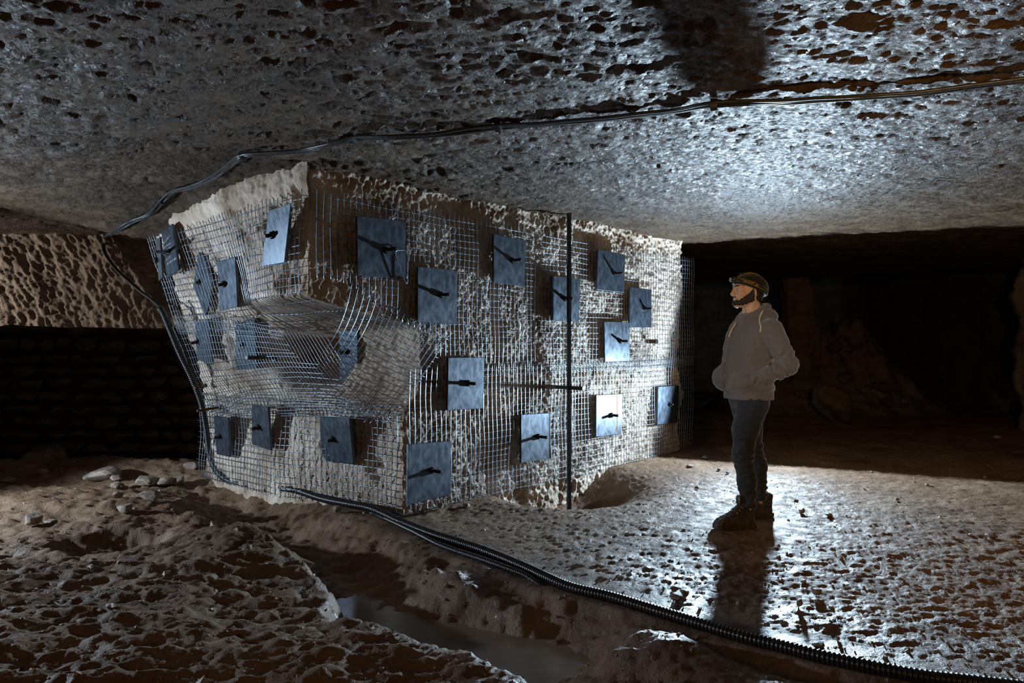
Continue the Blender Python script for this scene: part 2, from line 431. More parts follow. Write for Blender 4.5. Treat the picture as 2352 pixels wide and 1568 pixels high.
# relief, right face: rows of pick marks, a wet fissure
dr = .045*noise3(PR[..., 0]*1.1, PR[..., 1]*1.1, PR[..., 2]*1.1)+.022*noise3(T2*4.5, Z3*3.2, 0*T2+3)
pick = noise3(T2*26, Z3*17, 0*T2+5)
dr = dr+.024*pick+.016*noise3(T2*43, Z3*32, 0*T2+7)+.008*noise3(T2*70, Z3*50, 0*T2+8)
fis = T2-1.78-.06*noise3(Z3*2.1, Z3*0+3, Z3*0)-.03*noise3(Z3*7, Z3*0+5, Z3*0)
dr = dr-.075*np.exp(-(fis/.045)**2)*sst(2.25, 1.8, Z3)
fis2 = T2-2.72-.05*noise3(Z3*2.4, Z3*0+8, Z3*0)
dr = dr-.03*np.exp(-(fis2/.03)**2)
dr = dr-.06*sst(2.18, 2.36, Z3+.05*noise3(T2*3, Z3*3, 0*T2+11)+.03*noise3(T2*11, Z3*9, 0*T2+12))*sst(3.6, 1.2, T2)
wl = (S2/send(Z2)); cw = sst(0, .05, wl)
dirL = np.stack([NL[0]*cw+(1-cw)*(NL[0]+NR[0])*.7, NL[1]*cw+(1-cw)*(NL[1]+NR[1])*.7], -1)
PL[..., :2] += dirL*dl[..., None]
PR[..., :2] += NR*dr[..., None]
# the far right edge is broken away a little
PR[..., :2] -= D1*(.14*sst(.955, 1.0, tr_)[None, :]*(1+noise3(Z3*2.3, Z3*0, T2*0)))[..., None]
back1 = rface(TLEN, zp, -1.2)[:, None, :]
far2 = (lface(send(zp), zp)+np.append(D1*3.4, 0))[:, None, :]
# a little thickness at the left edge turns the corner out of view
allp = np.concatenate([far2, (lface(send(zp)+.02, zp, -.5))[:, None, :], PL, PR, back1, far2], 1)
obj('rock_pillar', mesh_arrays('rock_pillar', allp.reshape(-1, 3), grid_quads(allp.shape[0], allp.shape[1])), M['pillar'],
    label='big pale limestone pillar wrapped in steel wire mesh, holding up the roof', cat='pillar')

# ------------------------------------------------------------------ steel wire mesh round the pillar: every wire is a part
def project(P):
    P = np.asarray(P, float)
    return np.stack([CX+F*P[..., 0]/P[..., 1], CY-F*(P[..., 2]-CAMH)/P[..., 1]], -1)

def wire_panel(label, loc, vertical, horizontal, rad=.0028):
    """vertical / horizontal: lists of (n,3) polylines"""
    root = empty('wire_mesh_panel', loc, label, 'wire mesh', 'wire mesh panels round the pillar')
    for nm, lst in (('vertical_wire', vertical), ('horizontal_wire', horizontal)):
        for P in lst:
            V, Fc = tube_arrays(np.asarray(P)-np.array(loc), rad, 4)
            obj(nm, mesh_py(nm, V, Fc, True), M['wire'], root)
    return root

def r_off(t, z, base):
    return base+.018*noise3(t*1.3, z*1.6, 0*t+41)+.012*noise3(t*3.1, z*2.7, 0*t+45)
def panel_right(label, t0, t1, z0, z1, base, seed, keep=None, step=.052, tilt=0.0):
    r = np.random.default_rng(seed)
    vs, hs = [], []
    for t in np.arange(t0, t1, step):
        za, zb_ = z0-r.uniform(0, .03), z1+r.uniform(0, .03)
        if keep: za = max(za, keep(t))
        if zb_-za < .08: continue
        zz = np.linspace(za, zb_, 36); tt = t+.008*noise3(zz*3, zz*0+t*9, zz*0)+0*zz
        vs.append(rface(tt, zz, r_off(tt, zz, base+.0035)))
    for z in np.arange(z0, z1, step):
        ta = t0-r.uniform(0, .03)
        if keep:
            g = np.arange(t0, t1, .02)
            ok = [q for q in g if keep(q) <= z]
            if not ok: continue
            ta = max(ta, ok[0]-r.uniform(0, .03))
        tt = np.linspace(ta, t1+r.uniform(0, .03), 80); zz = z+tilt*(tt-t0)+.010*noise3(tt*2.0, tt*0+z*7, tt*0)
        hs.append(rface(tt, zz, r_off(tt, zz, base-.0035)))
    return wire_panel(label, tuple(rface(t0, z0, base)), vs, hs)

panel_right('upper wire mesh sheet pinned across the right face of the pillar', .02, 5.22, 1.02, 2.30, .055, 5,
            keep=lambda t: 1.02 if t > 1.05 else (1.72-.35*sst(.1, 1.0, t)))
panel_right('lower wire mesh sheet along the foot of the right face', .80, 5.20, .02, 1.10, .075, 6)

def panel_left(label, s0, s1, z0, z1, base, seed, step=.052, sag=None):
    r = np.random.default_rng(seed)
    vs, hs = [], []
    f = sag or (lambda s, z: z)
    off = lambda s, z: base+.022*noise3(s*1.7, z*1.9, 0*s+51)+.012*noise3(s*4, z*3.7, 0*s+55)
    for s in np.arange(s0, s1+.001, step):
        zz = np.linspace(z0-r.uniform(0, .03), z1+r.uniform(0, .035), 34); ss = s+.010*noise3(zz*3, zz*0+s*9, zz*0)
        z_ = f(ss, zz); vs.append(lface(ss, z_, off(ss, z_)+.0035))
    for z in np.arange(z0, z1, step):
        ss = np.linspace(s0-r.uniform(0, .04), s1+r.uniform(0, .04), 64); zz = z+.010*noise3(ss*2.5, ss*0+z*7, ss*0)
        z_ = f(ss, zz); hs.append(lface(ss, z_, off(ss, z_)-.0035))
    return wire_panel(label, tuple(lface(s1, z0, base)), vs, hs)

# upper sheet drops with the roof line towards the left
panel_left('upper wire mesh sheet hung over the left face of the pillar', .0, 2.50, 1.42, 2.28, .065, 7, sag=lambda s, z: z-.02*s)
panel_left('wire mesh sheet along the foot of the left face, above the mud', .0, 2.58, .02, .80, .06, 8)

# middle sheet: bulges away from the hollow, its bottom wires bunched and sprung to the right
def mid_pt(a, b):
    """a: 0 left edge .. 1 right end, b: 0 top .. 1 bottom (world points through hand-set guide points)"""
    top = [(384, 735, 6.28), (470, 722, 5.98), (560, 735, 5.70), (640, 752, 5.46), (760, 765, 5.15)]
    mid = [(436, 862, 6.42), (500, 858, 6.05), (590, 840, 5.68), (680, 838, 5.36), (800, 842, 5.02)]
    low = [(474, 935, 6.60), (540, 905, 6.15), (640, 902, 5.62), (740, 902, 5.28), (860, 918, 5.02)]
    bot = [(478, 985, 6.66), (560, 952, 6.25), (650, 955, 5.75), (760, 955, 5.32), (915, 968, 5.10)]
    k = np.linspace(0, 1, 5); out = []
    for row in (top, mid, low, bot):
        R = np.array([pix(*q) for q in row])
        out.append(np.stack([np.interp(a, k, R[:, c]) for c in range(3)], -1))
    kb = np.array([0, .5, .8, 1.0])
    O = np.stack(out, 0)
    # smooth interpolation in both directions
    res = np.zeros(O.shape[1:])
    w = np.stack([np.interp(b, kb, np.eye(4)[i]) for i in range(4)], 0)
    return (O*w[..., None]).sum(0)
def smooth_line(P, it=6):
    P = P.copy()
    for _ in range(it):
        P[1:-1] = .25*P[:-2]+.5*P[1:-1]+.25*P[2:]
    return P
r = np.random.default_rng(9)
vs, hs = [], []
for a in np.linspace(0, .97, 54):
    b = np.linspace(0, 1, 26)
    P = mid_pt(a+0*b+.012*np.sin(b*3), b)+.012*np.stack([noise3(b*3, b*0+a*5, b*0+k) for k in range(3)], -1)
    vs.append(smooth_line(P))
for b in np.concatenate([np.linspace(0, .75, 14), np.linspace(.79, 1, 9)]):
    a = np.linspace(0, .80+.2*b-r.uniform(0, .10), 44)
    P = mid_pt(a, b+0*a)+.016*np.stack([noise3(a*4, a*0+b*9, a*0+k+10) for k in range(3)], -1)
    P[:, :2] += NL*.004
    hs.append(smooth_line(P))
wire_panel('loose wire mesh sheet bulging over the broken hollow in the pillar corner', tuple(pix(560, 952, 6.25)), vs, hs)

# torn corner of the right-hand sheet, bent down and outward in front of the hollow
def torn_pt(a, b):
    tl, tr = rface(.30, 1.72, .06), rface(1.22, 1.37, .06)
    bl, br = pix(655, 905, 4.72), pix(858, 985, 5.02)
    top = tl[None]*(1-a)[:, None]+tr[None]*a[:, None]
    bot = bl[None]*(1-a)[:, None]+br[None]*a[:, None]
    P = top*(1-b)[:, None]+bot*b[:, None]
    bulge = np.sin(b*np.pi*.9)
    P[:, 0] += .10*bulge*(1-.3*a); P[:, 1] -= .05*bulge
    return P
vs, hs = [], []
for a in np.linspace(0, 1, 19):
    b = np.linspace(0, 1-r.uniform(0, .10), 24)
    vs.append(torn_pt(a+0*b+.02*np.sin(b*4+a*3), b))
for b in np.linspace(.02, .93, 19):
    a = np.linspace(max(0, .55*(b-.55))-r.uniform(0, .02), 1+r.uniform(0, .04), 24)
    hs.append(torn_pt(a, b+.05*a*(1-a)+0*a)-np.append(NR*.006, 0))
wire_panel('torn flap of wire mesh bent diagonally across the hollow in the pillar', tuple(torn_pt(np.array([1.0]), np.array([1.0]))[0]), vs, hs, .0027)

# ------------------------------------------------------------------ steel bearing plates and their bolts
def ray_plane(px, py, P, n):
    d = np.array([(px-CX)/F, 1.0, (CY-py)/F]); o = np.array([0, 0, CAMH])
    return o+d*(np.dot(P-o, n)/np.dot(d, n))
_ss, _zz = np.meshgrid(np.linspace(-.02, 2.6, 263), np.linspace(-.2, 2.5, 271))
_tt, _zr = np.meshgrid(np.linspace(0, TLEN, 400), np.linspace(-.2, 2.5, 271))
def find(face, px, py, off):
    S, Zq, fn = (_ss, _zz, lface) if face == 'L' else (_tt, _zr, rface)
    P = fn(S, Zq, off); q = project(P)
    i = np.argmin(np.hypot(q[..., 0]-px, q[..., 1]-py)); s, z = S.ravel()[i], Zq.ravel()[i]
    a = fn(s+.05, z, off)-fn(s-.05, z, off); b = fn(s, z+.05, off)-fn(s, z-.05, off)
    if face == 'L':                        # average slope of the sheet, not the sharp ledge
        b = np.append(D1*(-.22), 1.0); a = np.append(D2, 0)
    n = np.cross(a, b); n /= np.linalg.norm(n)
    if np.dot(n, fn(s, z, off)-np.array([0, 0, CAMH])) > 0: n = -n
    return fn(s, z, off), n

def hexnut(r, h):
    bm = bmesh.new(); bmesh.ops.create_cone(bm, cap_ends=True, segments=6, radius1=r, radius2=r*.92, depth=h)
    return bm_mesh('nut', bm)
def orient(o, p, n):
    o.rotation_euler = Vector(n).to_track_quat('Z', 'Y').to_euler(); o.location = p

NUT = hexnut(.026, .026); NUT.materials.append(M['bolt'])
def bolt_mesh(L):
    P = np.array([[0, 0, -.10], [0, 0, L*.5], [0, 0, L-.003], [0, 0, L]])
    V, Fc = tube_arrays(P, [.0135, .0135, .0135, .0105], 10)
    n = len(V)                              # a hollow mouth at the end
    V2, F2 = tube_arrays(np.array([[0, 0, L+.0002], [0, 0, L-.02]]), [.008, .007], 10, cap=False)
    return mesh_py('bolt', np.vstack([V, V2]), Fc+[tuple(i+n for i in f) for f in F2], False)
def bearing_plate(label, face, quad, off, bolt=None, L=.10, thick=.022, extra=None):
    quad = np.array(quad, float)
    c = quad.mean(0)
    P, n = find(face, c[0], c[1], off)
    W = np.array([ray_plane(x, y, P, n) for x, y in quad])
    ctr = W.mean(0)
    root = empty('bearing_plate', tuple(ctr), label, 'steel plate', 'steel bearing plates on the pillar')
    bm = bmesh.new()
    k = len(W)
    fr = [bm.verts.new(w-ctr) for w in W]; bk = [bm.verts.new(w-ctr-n*thick) for w in W]
    bm.faces.new(fr); bm.faces.new(bk[::-1])
    for i in range(k): bm.faces.new((fr[i], bk[i], bk[(i+1) % k], fr[(i+1) % k]))
    bmesh.ops.recalc_face_normals(bm, faces=bm.faces)
    bmesh.ops.bevel(bm, geom=[e for e in bm.edges], offset=.003, segments=1, affect='EDGES')
    obj('plate', bm_mesh('plate', bm), M['plate'], root)
    if bolt:
        B = ray_plane(bolt[0], bolt[1], P, n)-ctr
        o = obj('nut', NUT, None, root); orient(o, B+n*.012, n)
        o = obj('bolt', bolt_mesh(L), M['bolt'], root); orient(o, B, n)
    if extra: extra(root, P, n, ctr)
    return root

RP = 'R'; LP = 'L'
PL_ = [
 ('largest dark steel plate high on the right face beside the bent wire hook', RP, ((820, 495), (932, 508), (932, 640), (822, 633)), .095, (886, 574), .13),
 ('blue grey steel plate below and right of the largest high plate', RP, ((960, 612), (1050, 620), (1050, 745), (960, 740)), .095, (1013, 677), .10),
 ('dark steel plate crossed by the upright shadow of the steel pole', RP, ((1134, 537), (1208, 552), (1206, 658), (1134, 648)), .10, (1176, 598), .11),
 ('steel plate half hidden behind the upper part of the steel pole', RP, ((1268, 633), (1333, 640), (1330, 740), (1267, 735)), .10, (1297, 686), .10),
 ('highest dark steel plate right of the steel pole', RP, ((1374, 572), (1437, 585), (1433, 672), (1370, 665)), .10, (1410, 628), .11),
 ('steel plate nearest the man, between the highest and the brightest one', RP, ((1447, 659), (1497, 665), (1497, 752), (1446, 752)), .10, (1480, 709), .09),
 ('brightest steel plate, shining nearly white in the lamp light', RP, ((1388, 738), (1446, 740), (1446, 829), (1390, 831)), .10, (1424, 783), .10),
 ('pale steel plate with rounded corners beside the dark wet fissure', RP, ((1030, 821), (1113, 820), (1111, 938), (1028, 942)), .105, (1076, 880), .09),
 ('streaked steel plate low on the right face just left of the pole', RP, ((1197, 952), (1264, 948), (1266, 1053), (1197, 1063)), .11, (1236, 1002), .11),
 ('steel plate with an orange rust streak, low between pole and man', RP, ((1370, 907), (1430, 905), (1428, 997), (1369, 1003)), .11, (1404, 953), .09),
 ('last steel plate at the far right edge, half in shade', RP, ((1512, 888), (1560, 885), (1557, 970), (1510, 975)), .11, (1537, 928), .05),
 ('spattered steel plate at the front foot of the pillar corner', RP, ((938, 1020), (1037, 1012), (1036, 1135), (936, 1160)), .11, (992, 1080), .11),
 ('long leaning steel plate at the top of the left face near the corner', LP, ((617, 483), (668, 466), (653, 603), (600, 612)), .12, (626, 540), .06),
 ('upright steel plate in the middle of the upper left face', LP, ((498, 600), (540, 590), (545, 705), (505, 714)), .12, (516, 652), .06),
 ('pointed steel plate trapped behind the wire mesh', LP, ((455, 580), (468, 588), (487, 645), (480, 700), (472, 726), (443, 660)), .045, (459, 648), .04),
 ('narrow steel plate at mid height on the left edge of the pillar', LP, ((448, 737), (478, 733), (487, 838), (452, 826)), .12, (457, 784), .08),
 ('steel plate behind loose mesh with a long rod sticking out of it', LP, ((540, 738), (585, 731), (590, 846), (541, 850)), .03, (560, 792), .04),
 ('pale ribbed steel plate inside the broken hollow of the pillar', LP, ((778, 748), (820, 745), (822, 876), (780, 878)), .17, (797, 807), .08),
 ('leftmost low steel plate near the black conduit', LP, ((490, 955), (524, 960), (528, 1050), (497, 1043)), .12, (506, 1001), .06),
 ('middle one of three low steel plates on the left face', LP, ((577, 930), (615, 935), (622, 1034), (578, 1020)), .12, (595, 980), .07),
 ('widest low steel plate on the left face near the corner', LP, ((733, 957), (802, 960), (812, 1067), (740, 1060)), .12, (766, 1008), .06),
]
def rust_streak(root, P, n, ctr):
    W = [ray_plane(x, y, P+n*.0012, n)-ctr for x, y in ((1417, 906), (1418.5, 906), (1418.5, 992), (1417, 992))]
    obj('rust_streak', mesh_py('rust_streak', W, [(0, 1, 2, 3)]), M['rust_orange'], root)
M['rust_orange'] = material('orange_rust', [(.22, .08, .025), (.42, .17, .05)], 40, 4, (.7, .9), .2)
for (lab, fc, quad, off, bolt, L) in PL_:
    bearing_plate(lab, fc, quad, off, bolt, L, extra=rust_streak if 'orange' in lab else None)

# the chalked plate and the narrow slab beside it, crossed by a bolt
def chalk(root, P, n, ctr):
    r = np.random.default_rng(4)
    Vs, Fs = [], []
    lines = (((374, 560), (391, 540), 8), ((376, 569), (393, 557), 7), ((379, 577), (392, 566), 5), ((381, 597), (393, 588), 3), ((384, 606), (405, 592), 9))
    for (x0, y0), (x1, y1), n_ in lines:
        for k in range(n_):
            t = (k+.3)/n_; x = x0+(x1-x0)*t; y = y0+(y1-y0)*t
            m = int(r.integers(2, 4))
            pts = [(x+r.uniform(-.9, .9), y+2.2), (x+r.uniform(-.2, 1.2), y-2.2), (x+r.uniform(.3, 1.6), y+r.uniform(-1, 1.5))][:m+1]
            W = np.array([ray_plane(a, b, P+n*.0015, n)-ctr for a, b in pts])
            V, Fc = tube_arrays(W, .0013, 4)
            o = sum(len(v) for v in Vs); Vs.append(V); Fs += [tuple(i+o for i in f) for f in Fc]
    obj('chalk_writing', mesh_py('chalk_writing', np.vstack(Vs), Fs), M['chalk'], root, label='faint white chalk handwriting')
bearing_plate('steel plate with chalk handwriting at the top left of the pillar', LP, ((371, 534), (394, 514), (410, 620), (383, 640)), .13, (386, 579), .05, extra=chalk)
bearing_plate('narrow steel slab beside the chalked plate at the left edge', LP, ((357, 551), (366, 544), (372, 638), (364, 646)), .12, (360, 597), .02)

def free_bolt(label, name, p0, p1, rad, mat, cat='bolt', ring=False):
    p0 = np.array(p0); p1 = np.array(p1)
    root = empty(name, tuple(p0), label, cat)
    d = p1-p0
    V, Fc = tube_arrays(np.stack([d*0, d*.5, d]), rad, 10)
    obj('rod', mesh_py('rod', V, Fc, False), mat, root)
    u = d/np.linalg.norm(d)
    if ring:
        V, Fc = tube_arrays(np.stack([d-u*.012, d+u*.003]), rad*1.25, 12)
        o = obj('end_ring', mesh_py('end_ring', V, Fc), M['bolt'], root)
        V, Fc = tube_arrays(np.stack([d+u*.0035, d-u*.03]), [rad*.75, rad*.6], 12)
        obj('bore', mesh_py('bore', V, Fc), M['hose'], root)
    else:
        V, Fc = tube_arrays(np.stack([d*.0+u*.01, u*.03]), rad*1.9, 6)
        obj('nut', mesh_py('nut', V, Fc), mat, root)
    return root
P_, n_ = find('R', 1275, 888, 0.0)
free_bolt('hollow anchor tube sticking far out of the rock behind the pole', 'anchor_tube', P_, P_+n_*.33, .018, M['bolt'], 'anchor bolt', True)
P_, n_ = find('R', 1484, 783, 0.0)
free_bolt('short rusty anchor stub right of the brightest plate', 'anchor_stub', P_, P_+n_*.14, .022, M['rust'], 'anchor bolt', True)
P_, n_ = find('L', 590, 822, 0.0)
free_bolt('dark rod jutting from the plate behind the loose mesh', 'anchor_rod', pix(633, 822, P_[1]-.02), pix(566, 821, P_[1]-.32), .016, M['bolt'], 'anchor bolt')
free_bolt('long rusty rebar pin poking out past the left edge of the pillar', 'rebar_pin', pix(512, 934, 6.45), pix(453, 943, 6.25), .012, M['rust'], 'rebar')
free_bolt('short rusty rebar pin above the long one on the left edge', 'rebar_pin', pix(474, 884, 6.5), pix(446, 890, 6.3), .011, M['rust'], 'rebar')
free_bolt('short horizontal pin crossing beside the chalked plate', 'anchor_pin', pix(388, 578, 5.95), pix(355, 578, 5.72), .012, M['bolt'], 'anchor bolt')

# bent wire hook hanging at the largest plate
P_, n_ = find('R', 930, 600, .12)
hook = [ray_plane(x, y, P_, n_) for x, y in ((934, 640), (937, 600), (932, 577), (920, 575), (908, 580), (918, 615), (932, 650), (936, 640), (934, 600))]
tube('wire_hook', resample(hook, .012), .0035, 6, M['wire'], label='bent wire hook dangling at the edge of the largest plate', cat='wire')

# ------------------------------------------------------------------ steel pole
pz0, pz1 = float(floor_h(np.array([.53]), np.array([6.47]))[0])-.03, 2.515
pr = empty('support_pole', (.53, 6.47, pz0), 'tall dark square steel pole standing in front of the pillar', 'pole')
def box_mesh(name, sx, sy, z0, z1, bev=.003, rot=0.0):
    bm = bmesh.new()
    bmesh.ops.create_cube(bm, size=1.0)
    for v in bm.verts: v.co = Vector((v.co.x*sx, v.co.y*sy, z0+(v.co.z+.5)*(z1-z0)))
    if bev: bmesh.ops.bevel(bm, geom=list(bm.edges), offset=bev, segments=2, affect='EDGES')
    bmesh.ops.rotate(bm, verts=bm.verts, cent=(0, 0, 0), matrix=Matrix.Rotation(rot, 3, 'Z'))
    return bm_mesh(name, bm)
obj('tube', box_mesh('tube', .034, .034, 0, pz1-pz0-.05, .004, .5), M['pole'], pr)
obj('top_sleeve', box_mesh('top_sleeve', .038, .038, pz1-pz0-.05, pz1-pz0, .004, .5), M['rust'], pr, label='yellowish worn sleeve at the pole top')
V, Fc = tube_arrays(np.array([[0, -.018, pz1-pz0-.27], [0, -.027, pz1-pz0-.27]]), .008, 6)
obj('rivet', mesh_py('rivet', V, Fc), M['rust'], pr)
obj('foot_plate', box_mesh('foot_plate', .06, .06, -.01, .012, .003, .5), M['rust'], pr)

# ------------------------------------------------------------------ cable bundle under the roof
CABPX = ((240, 546), (262, 533), (300, 510), (345, 491), (372, 462), (400, 440), (440, 428), (480, 412), (520, 385), (556, 359), (620, 352), (700, 345), (760, 330), (810, 318), (900, 314), (1000, 308), (1145, 291), (1260, 283), (1400, 272), (1530, 257), (1640, 240), (1800, 233), (2000, 222), (2180, 205), (2352, 182), (2520, 160))
def cable_pts(dx, dz):
    out = []
    for i, (px, py) in enumerate(CABPX):
        Yr = np.linspace(2.2, 8.6, 1600); zr = CAMH+(CY-py)/F*Yr
        k = int(np.argmax(zr > roof_h((px-CX)/F*Yr, Yr)-.030-dz))      # where the line of sight meets the roof
        Yd = Yr[k] if k else 7.6; x = (px-CX)/F*Yd; z = zr[k] if k else CAMH+(CY-py)/F*7.6
        out.append((x+dx*.2, Yd+dx, z))
    return np.array(out)
cb = empty('cable_bundle', (0, 4, 2.45), 'bundle of black cables strung along the roof and round the pillar', 'cable')
def down_pts(dx):
    return [pix(237+dx*200, 575, 7.50), pix(262+dx*200, 615, 7.30), pix(310+dx*200, 660, 6.9), pix(368+dx*150, 706, 6.28), pix(392+dx*150, 750, 6.22)]
for k, (dx, dz, rr) in enumerate(((0, 0, .011), (.024, .006, .009), (-.020, .004, .009))):
    P = cable_pts(dx, dz)[::-1]
    P = np.vstack([P, down_pts(dx)]) if k < 2 else P
    P = resample(P, .035)
    P[:, 2] += .006*noise2(P[:, 0]*4, P[:, 1]*4, 9.0+k)
    o = tube('cable', P-np.array([0, 4, 2.45]), rr, 7, M['cable'], cb)
cpt = cable_pts(0, 0)
for i in (4, 9, 13, 16, 20):
    t = cpt[min(i+1, len(cpt)-1)]-cpt[i-1]; t /= np.linalg.norm(t)
    c = cpt[i]-np.array([0, 4, 2.45])
    V, Fc = tube_arrays(np.stack([c-t*.016, c+t*.016]), .030, 8)
    obj('cable_clip', mesh_py('cable_clip', V, Fc), M['cable'], cb)

# ------------------------------------------------------------------ ribbed conduits
def on_floor(px, py, r):
    z = 0.0
    for _ in range(4):
        x, y = gpt(px, py, z)
        z = float(floor_h(np.array([x]), np.array([y]))[0])+r*.8
    return np.array([x, y, z])
def ribbed(name, P, r, label, step=.0045, pitch=.018, sides=12, sink=0.0):
    P = resample(P, step)
    low = P[:, 2] < .25
    P[low, 2] = np.maximum(P[low, 2], floor_h(P[low, 0], P[low, 1])+r*.8)
    P[:, 2] = np.convolve(np.pad(P[:, 2], 20, 'edge'), np.ones(41)/41, 'valid')
    e = np.linspace(0, 1, len(P)); P[:, 2] -= sink*(sst(.80, 1, e)+.5*sst(.08, 0, e))
    s = np.arange(len(P))*step
    rad = r*(1+.11*np.sign(np.sin(2*np.pi*s/pitch))*np.abs(np.sin(2*np.pi*s/pitch))**.5)
    V, Fc = tube_arrays(P, rad, sides)
    q = np.array(Fc[:-2])
    return obj(name, mesh_arrays(name, V, q), M['hose'], label=label, cat='conduit')
ground = [on_floor(px, py, .028) for px, py in HOSEPX[5:]]+[np.array([2.15, 2.5, float(floor_h(np.array([2.15]), np.array([2.5]))[0])+.03]), np.array([2.8, 2.25, .03])]
rise = [pix(366, 700, 6.16), pix(384, 742, 6.20), pix(412, 810, 6.27), pix(440, 868, 6.34), pix(462, 925, 6.42), pix(474, 985, 6.50), pix(482, 1045, 6.56), pix(497, 1080, 6.50), pix(525, 1104, 6.40), pix(600, 1118, 6.16), pix(670, 1123, 5.84), pix(740, 1145, 5.56), pix(800, 1157, 5.36), pix(855, 1168, 5.20)]
ribbed('ribbed_conduit', np.array(rise+ground), .0265, 'thick black ribbed conduit running down the pillar edge and across the floor')
sec = [on_floor(px, py, .016) for px, py in ((838, 1168), (930, 1212), (1000, 1247), (1080, 1276), (1150, 1300), (1210, 1322), (1265, 1345), (1330, 1372))]
ribbed('ribbed_conduit', np.array(sec), .017, 'thinner shiny ribbed conduit sinking into the mud beside the thick one', .004, .014, sink=.075)

# ------------------------------------------------------------------ muddy water standing in the trench
wx, wy = np.meshgrid(np.linspace(-1.6, .6, 80), np.linspace(2.1, 4.5, 80))
wd, _ = pdist(wx, wy, TRENCH)
WL = -.158
q = grid_quads(80, 80)
keep = (wd.ravel()[q] < .52).all(1)
wv = np.stack([wx.ravel(), wy.ravel(), np.full(wx.size, WL)], -1)
obj('puddle', mesh_arrays('puddle', wv, q[keep]), M['water'], label='brown muddy water standing in the trench', cat='puddle')

# ------------------------------------------------------------------ loose stones
def rock_mesh(seed, sub=3, flat=.75, cuts=14, rough=.07):
    bm = bmesh.new(); bmesh.ops.create_icosphere(bm, subdivisions=sub, radius=.5)
    r = np.random.default_rng(seed)
    V = np.array([v.co for v in bm.verts])
    for _ in range(cuts):                  # broken facets
        n = r.normal(size=3); n /= np.linalg.norm(n); d = r.uniform(.24, .40)
        e = V@n-d; V = V-np.clip(e, 0, None)[:, None]*n*.92
    V = V*(1+rough*fbm(V[:, 0]*3+seed, V[:, 1]*3, V[:, 2]*3, 3)[:, None])
    V[:, 2] *= flat
    for v, c in zip(bm.verts, V): v.co = c
    me = bm_mesh('stone', bm); me.materials.append(M['stone'])
    return me
ROCKS = [rock_mesh(s) for s in range(10)]
SMALL = [rock_mesh(s+50, 2) for s in range(6)]

def stone(px, py, w, h, label, group, seed, name='stone', big=True, sink=.25, Y=None):
    """a stone whose visible middle is at the pixel, w x h pixels large, resting on the floor"""
    r = np.random.default_rng(seed)
    foot = py+h*.4
    if Y is None:
        z = 0.0
        for _ in range(4):
            x, y = gpt(px, foot, z); z = float(floor_h(np.array([x]), np.array([y]))[0])
    else:
        y = Y; x = (px-CX)/F*Y; z = float(floor_h(np.array([x]), np.array([y]))[0])
    sx = w/F*y*1.35; sz = h/F*y*1.75
    o = obj(name, (ROCKS if big else SMALL)[int(r.integers(0, 10 if big else 6))], None, None, label, 'stone', group)
    o.scale = (sx, sx*r.uniform(.8, 1.0), sz)
    o.rotation_euler = (r.uniform(-.15, .15), r.uniform(-.15, .15), r.uniform(0, 6.3))
    o.location = (x, y, z+sz*.375*(1-sink))
    return o

G1 = 'stones along the crest of the left mud bank'
for k, (px, py, w, h, lab) in enumerate((
    (228, 1072, 72, 32, 'largest brown stone on the crest of the left mud bank'),
    (336, 1074, 56, 24, 'pale flat stone on the crest, midway between big stone and pillar'),
    (378, 1077, 38, 24, 'angular stone next to the pale flat one on the crest'),
    (412, 1076, 30, 22, 'last grey stone on the crest before the pillar'),
    (268, 1075, 22, 16, 'small round stone touching the largest stone on the crest'),
    (438, 1096, 30, 18, 'stone below the crest, nearest to the foot of the conduit'),
    (265, 1110, 26, 18, 'brown stone alone on the bank below the largest crest stone'),
    (288, 1158, 34, 18, 'sharp pale stone in the middle of the left bank'),
    (268, 1150, 22, 20, 'upright stone leaning on the sharp pale one'),
    (348, 1142, 46, 24, 'wedge shaped stone half sunk in the bank near the trench'),
    (74, 1194, 36, 26, 'lone pale boulder on the far left of the mud'),
    (112, 1196, 26, 10, 'thin white flake lying beside the lone pale boulder'),
    (482, 1318, 24, 18, 'grey pebble in the middle of the trodden mud'),
    (405, 1322, 16, 10, 'tiny white chip in the trodden mud'),
    (573, 1264, 12, 10, 'bright white pebble near the trench edge'),
    (20, 1076, 30, 16, 'stone at the left picture edge on the crest'),
    (95, 1082, 24, 14, 'flat stone on the crest below the dark boulder'))):
    stone(px, py, w, h, lab, G1, 100+k)
G2 = 'stones at the foot of the pillar'
for k, (px, py, w, h, lab) in enumerate((
    (742, 1132, 34, 26, 'stone wedged at the left foot of the pillar above the conduit'),
    (808, 1138, 44, 22, 'wedge stone against the left foot of the pillar'),
    (850, 1150, 26, 16, 'small stone right of the wedge stone at the pillar foot'),
    (1292, 1140, 26, 24, 'round stone leaning on the foot of the steel pole'),
    (1278, 1154, 18, 14, 'small stone left of the steel pole foot'),
    (1322, 1150, 18, 12, 'flat stone right of the steel pole foot'),
    (1012, 1164, 18, 14, 'upright chip beside the spattered low plate'),
    (1072, 1160, 20, 10, 'clod right of the spattered low plate'),
    (775, 1185, 20, 18, 'clod on the bank below the conduit bend'),
    (1620, 1052, 12, 7, 'small stone near the far right corner of the pillar'),
    (1585, 1070, 16, 7, 'flat chip in front of the far right corner of the pillar'))):
    stone(px, py, w, h, lab, G2, 200+k)
G3 = 'small stones on the lit floor'
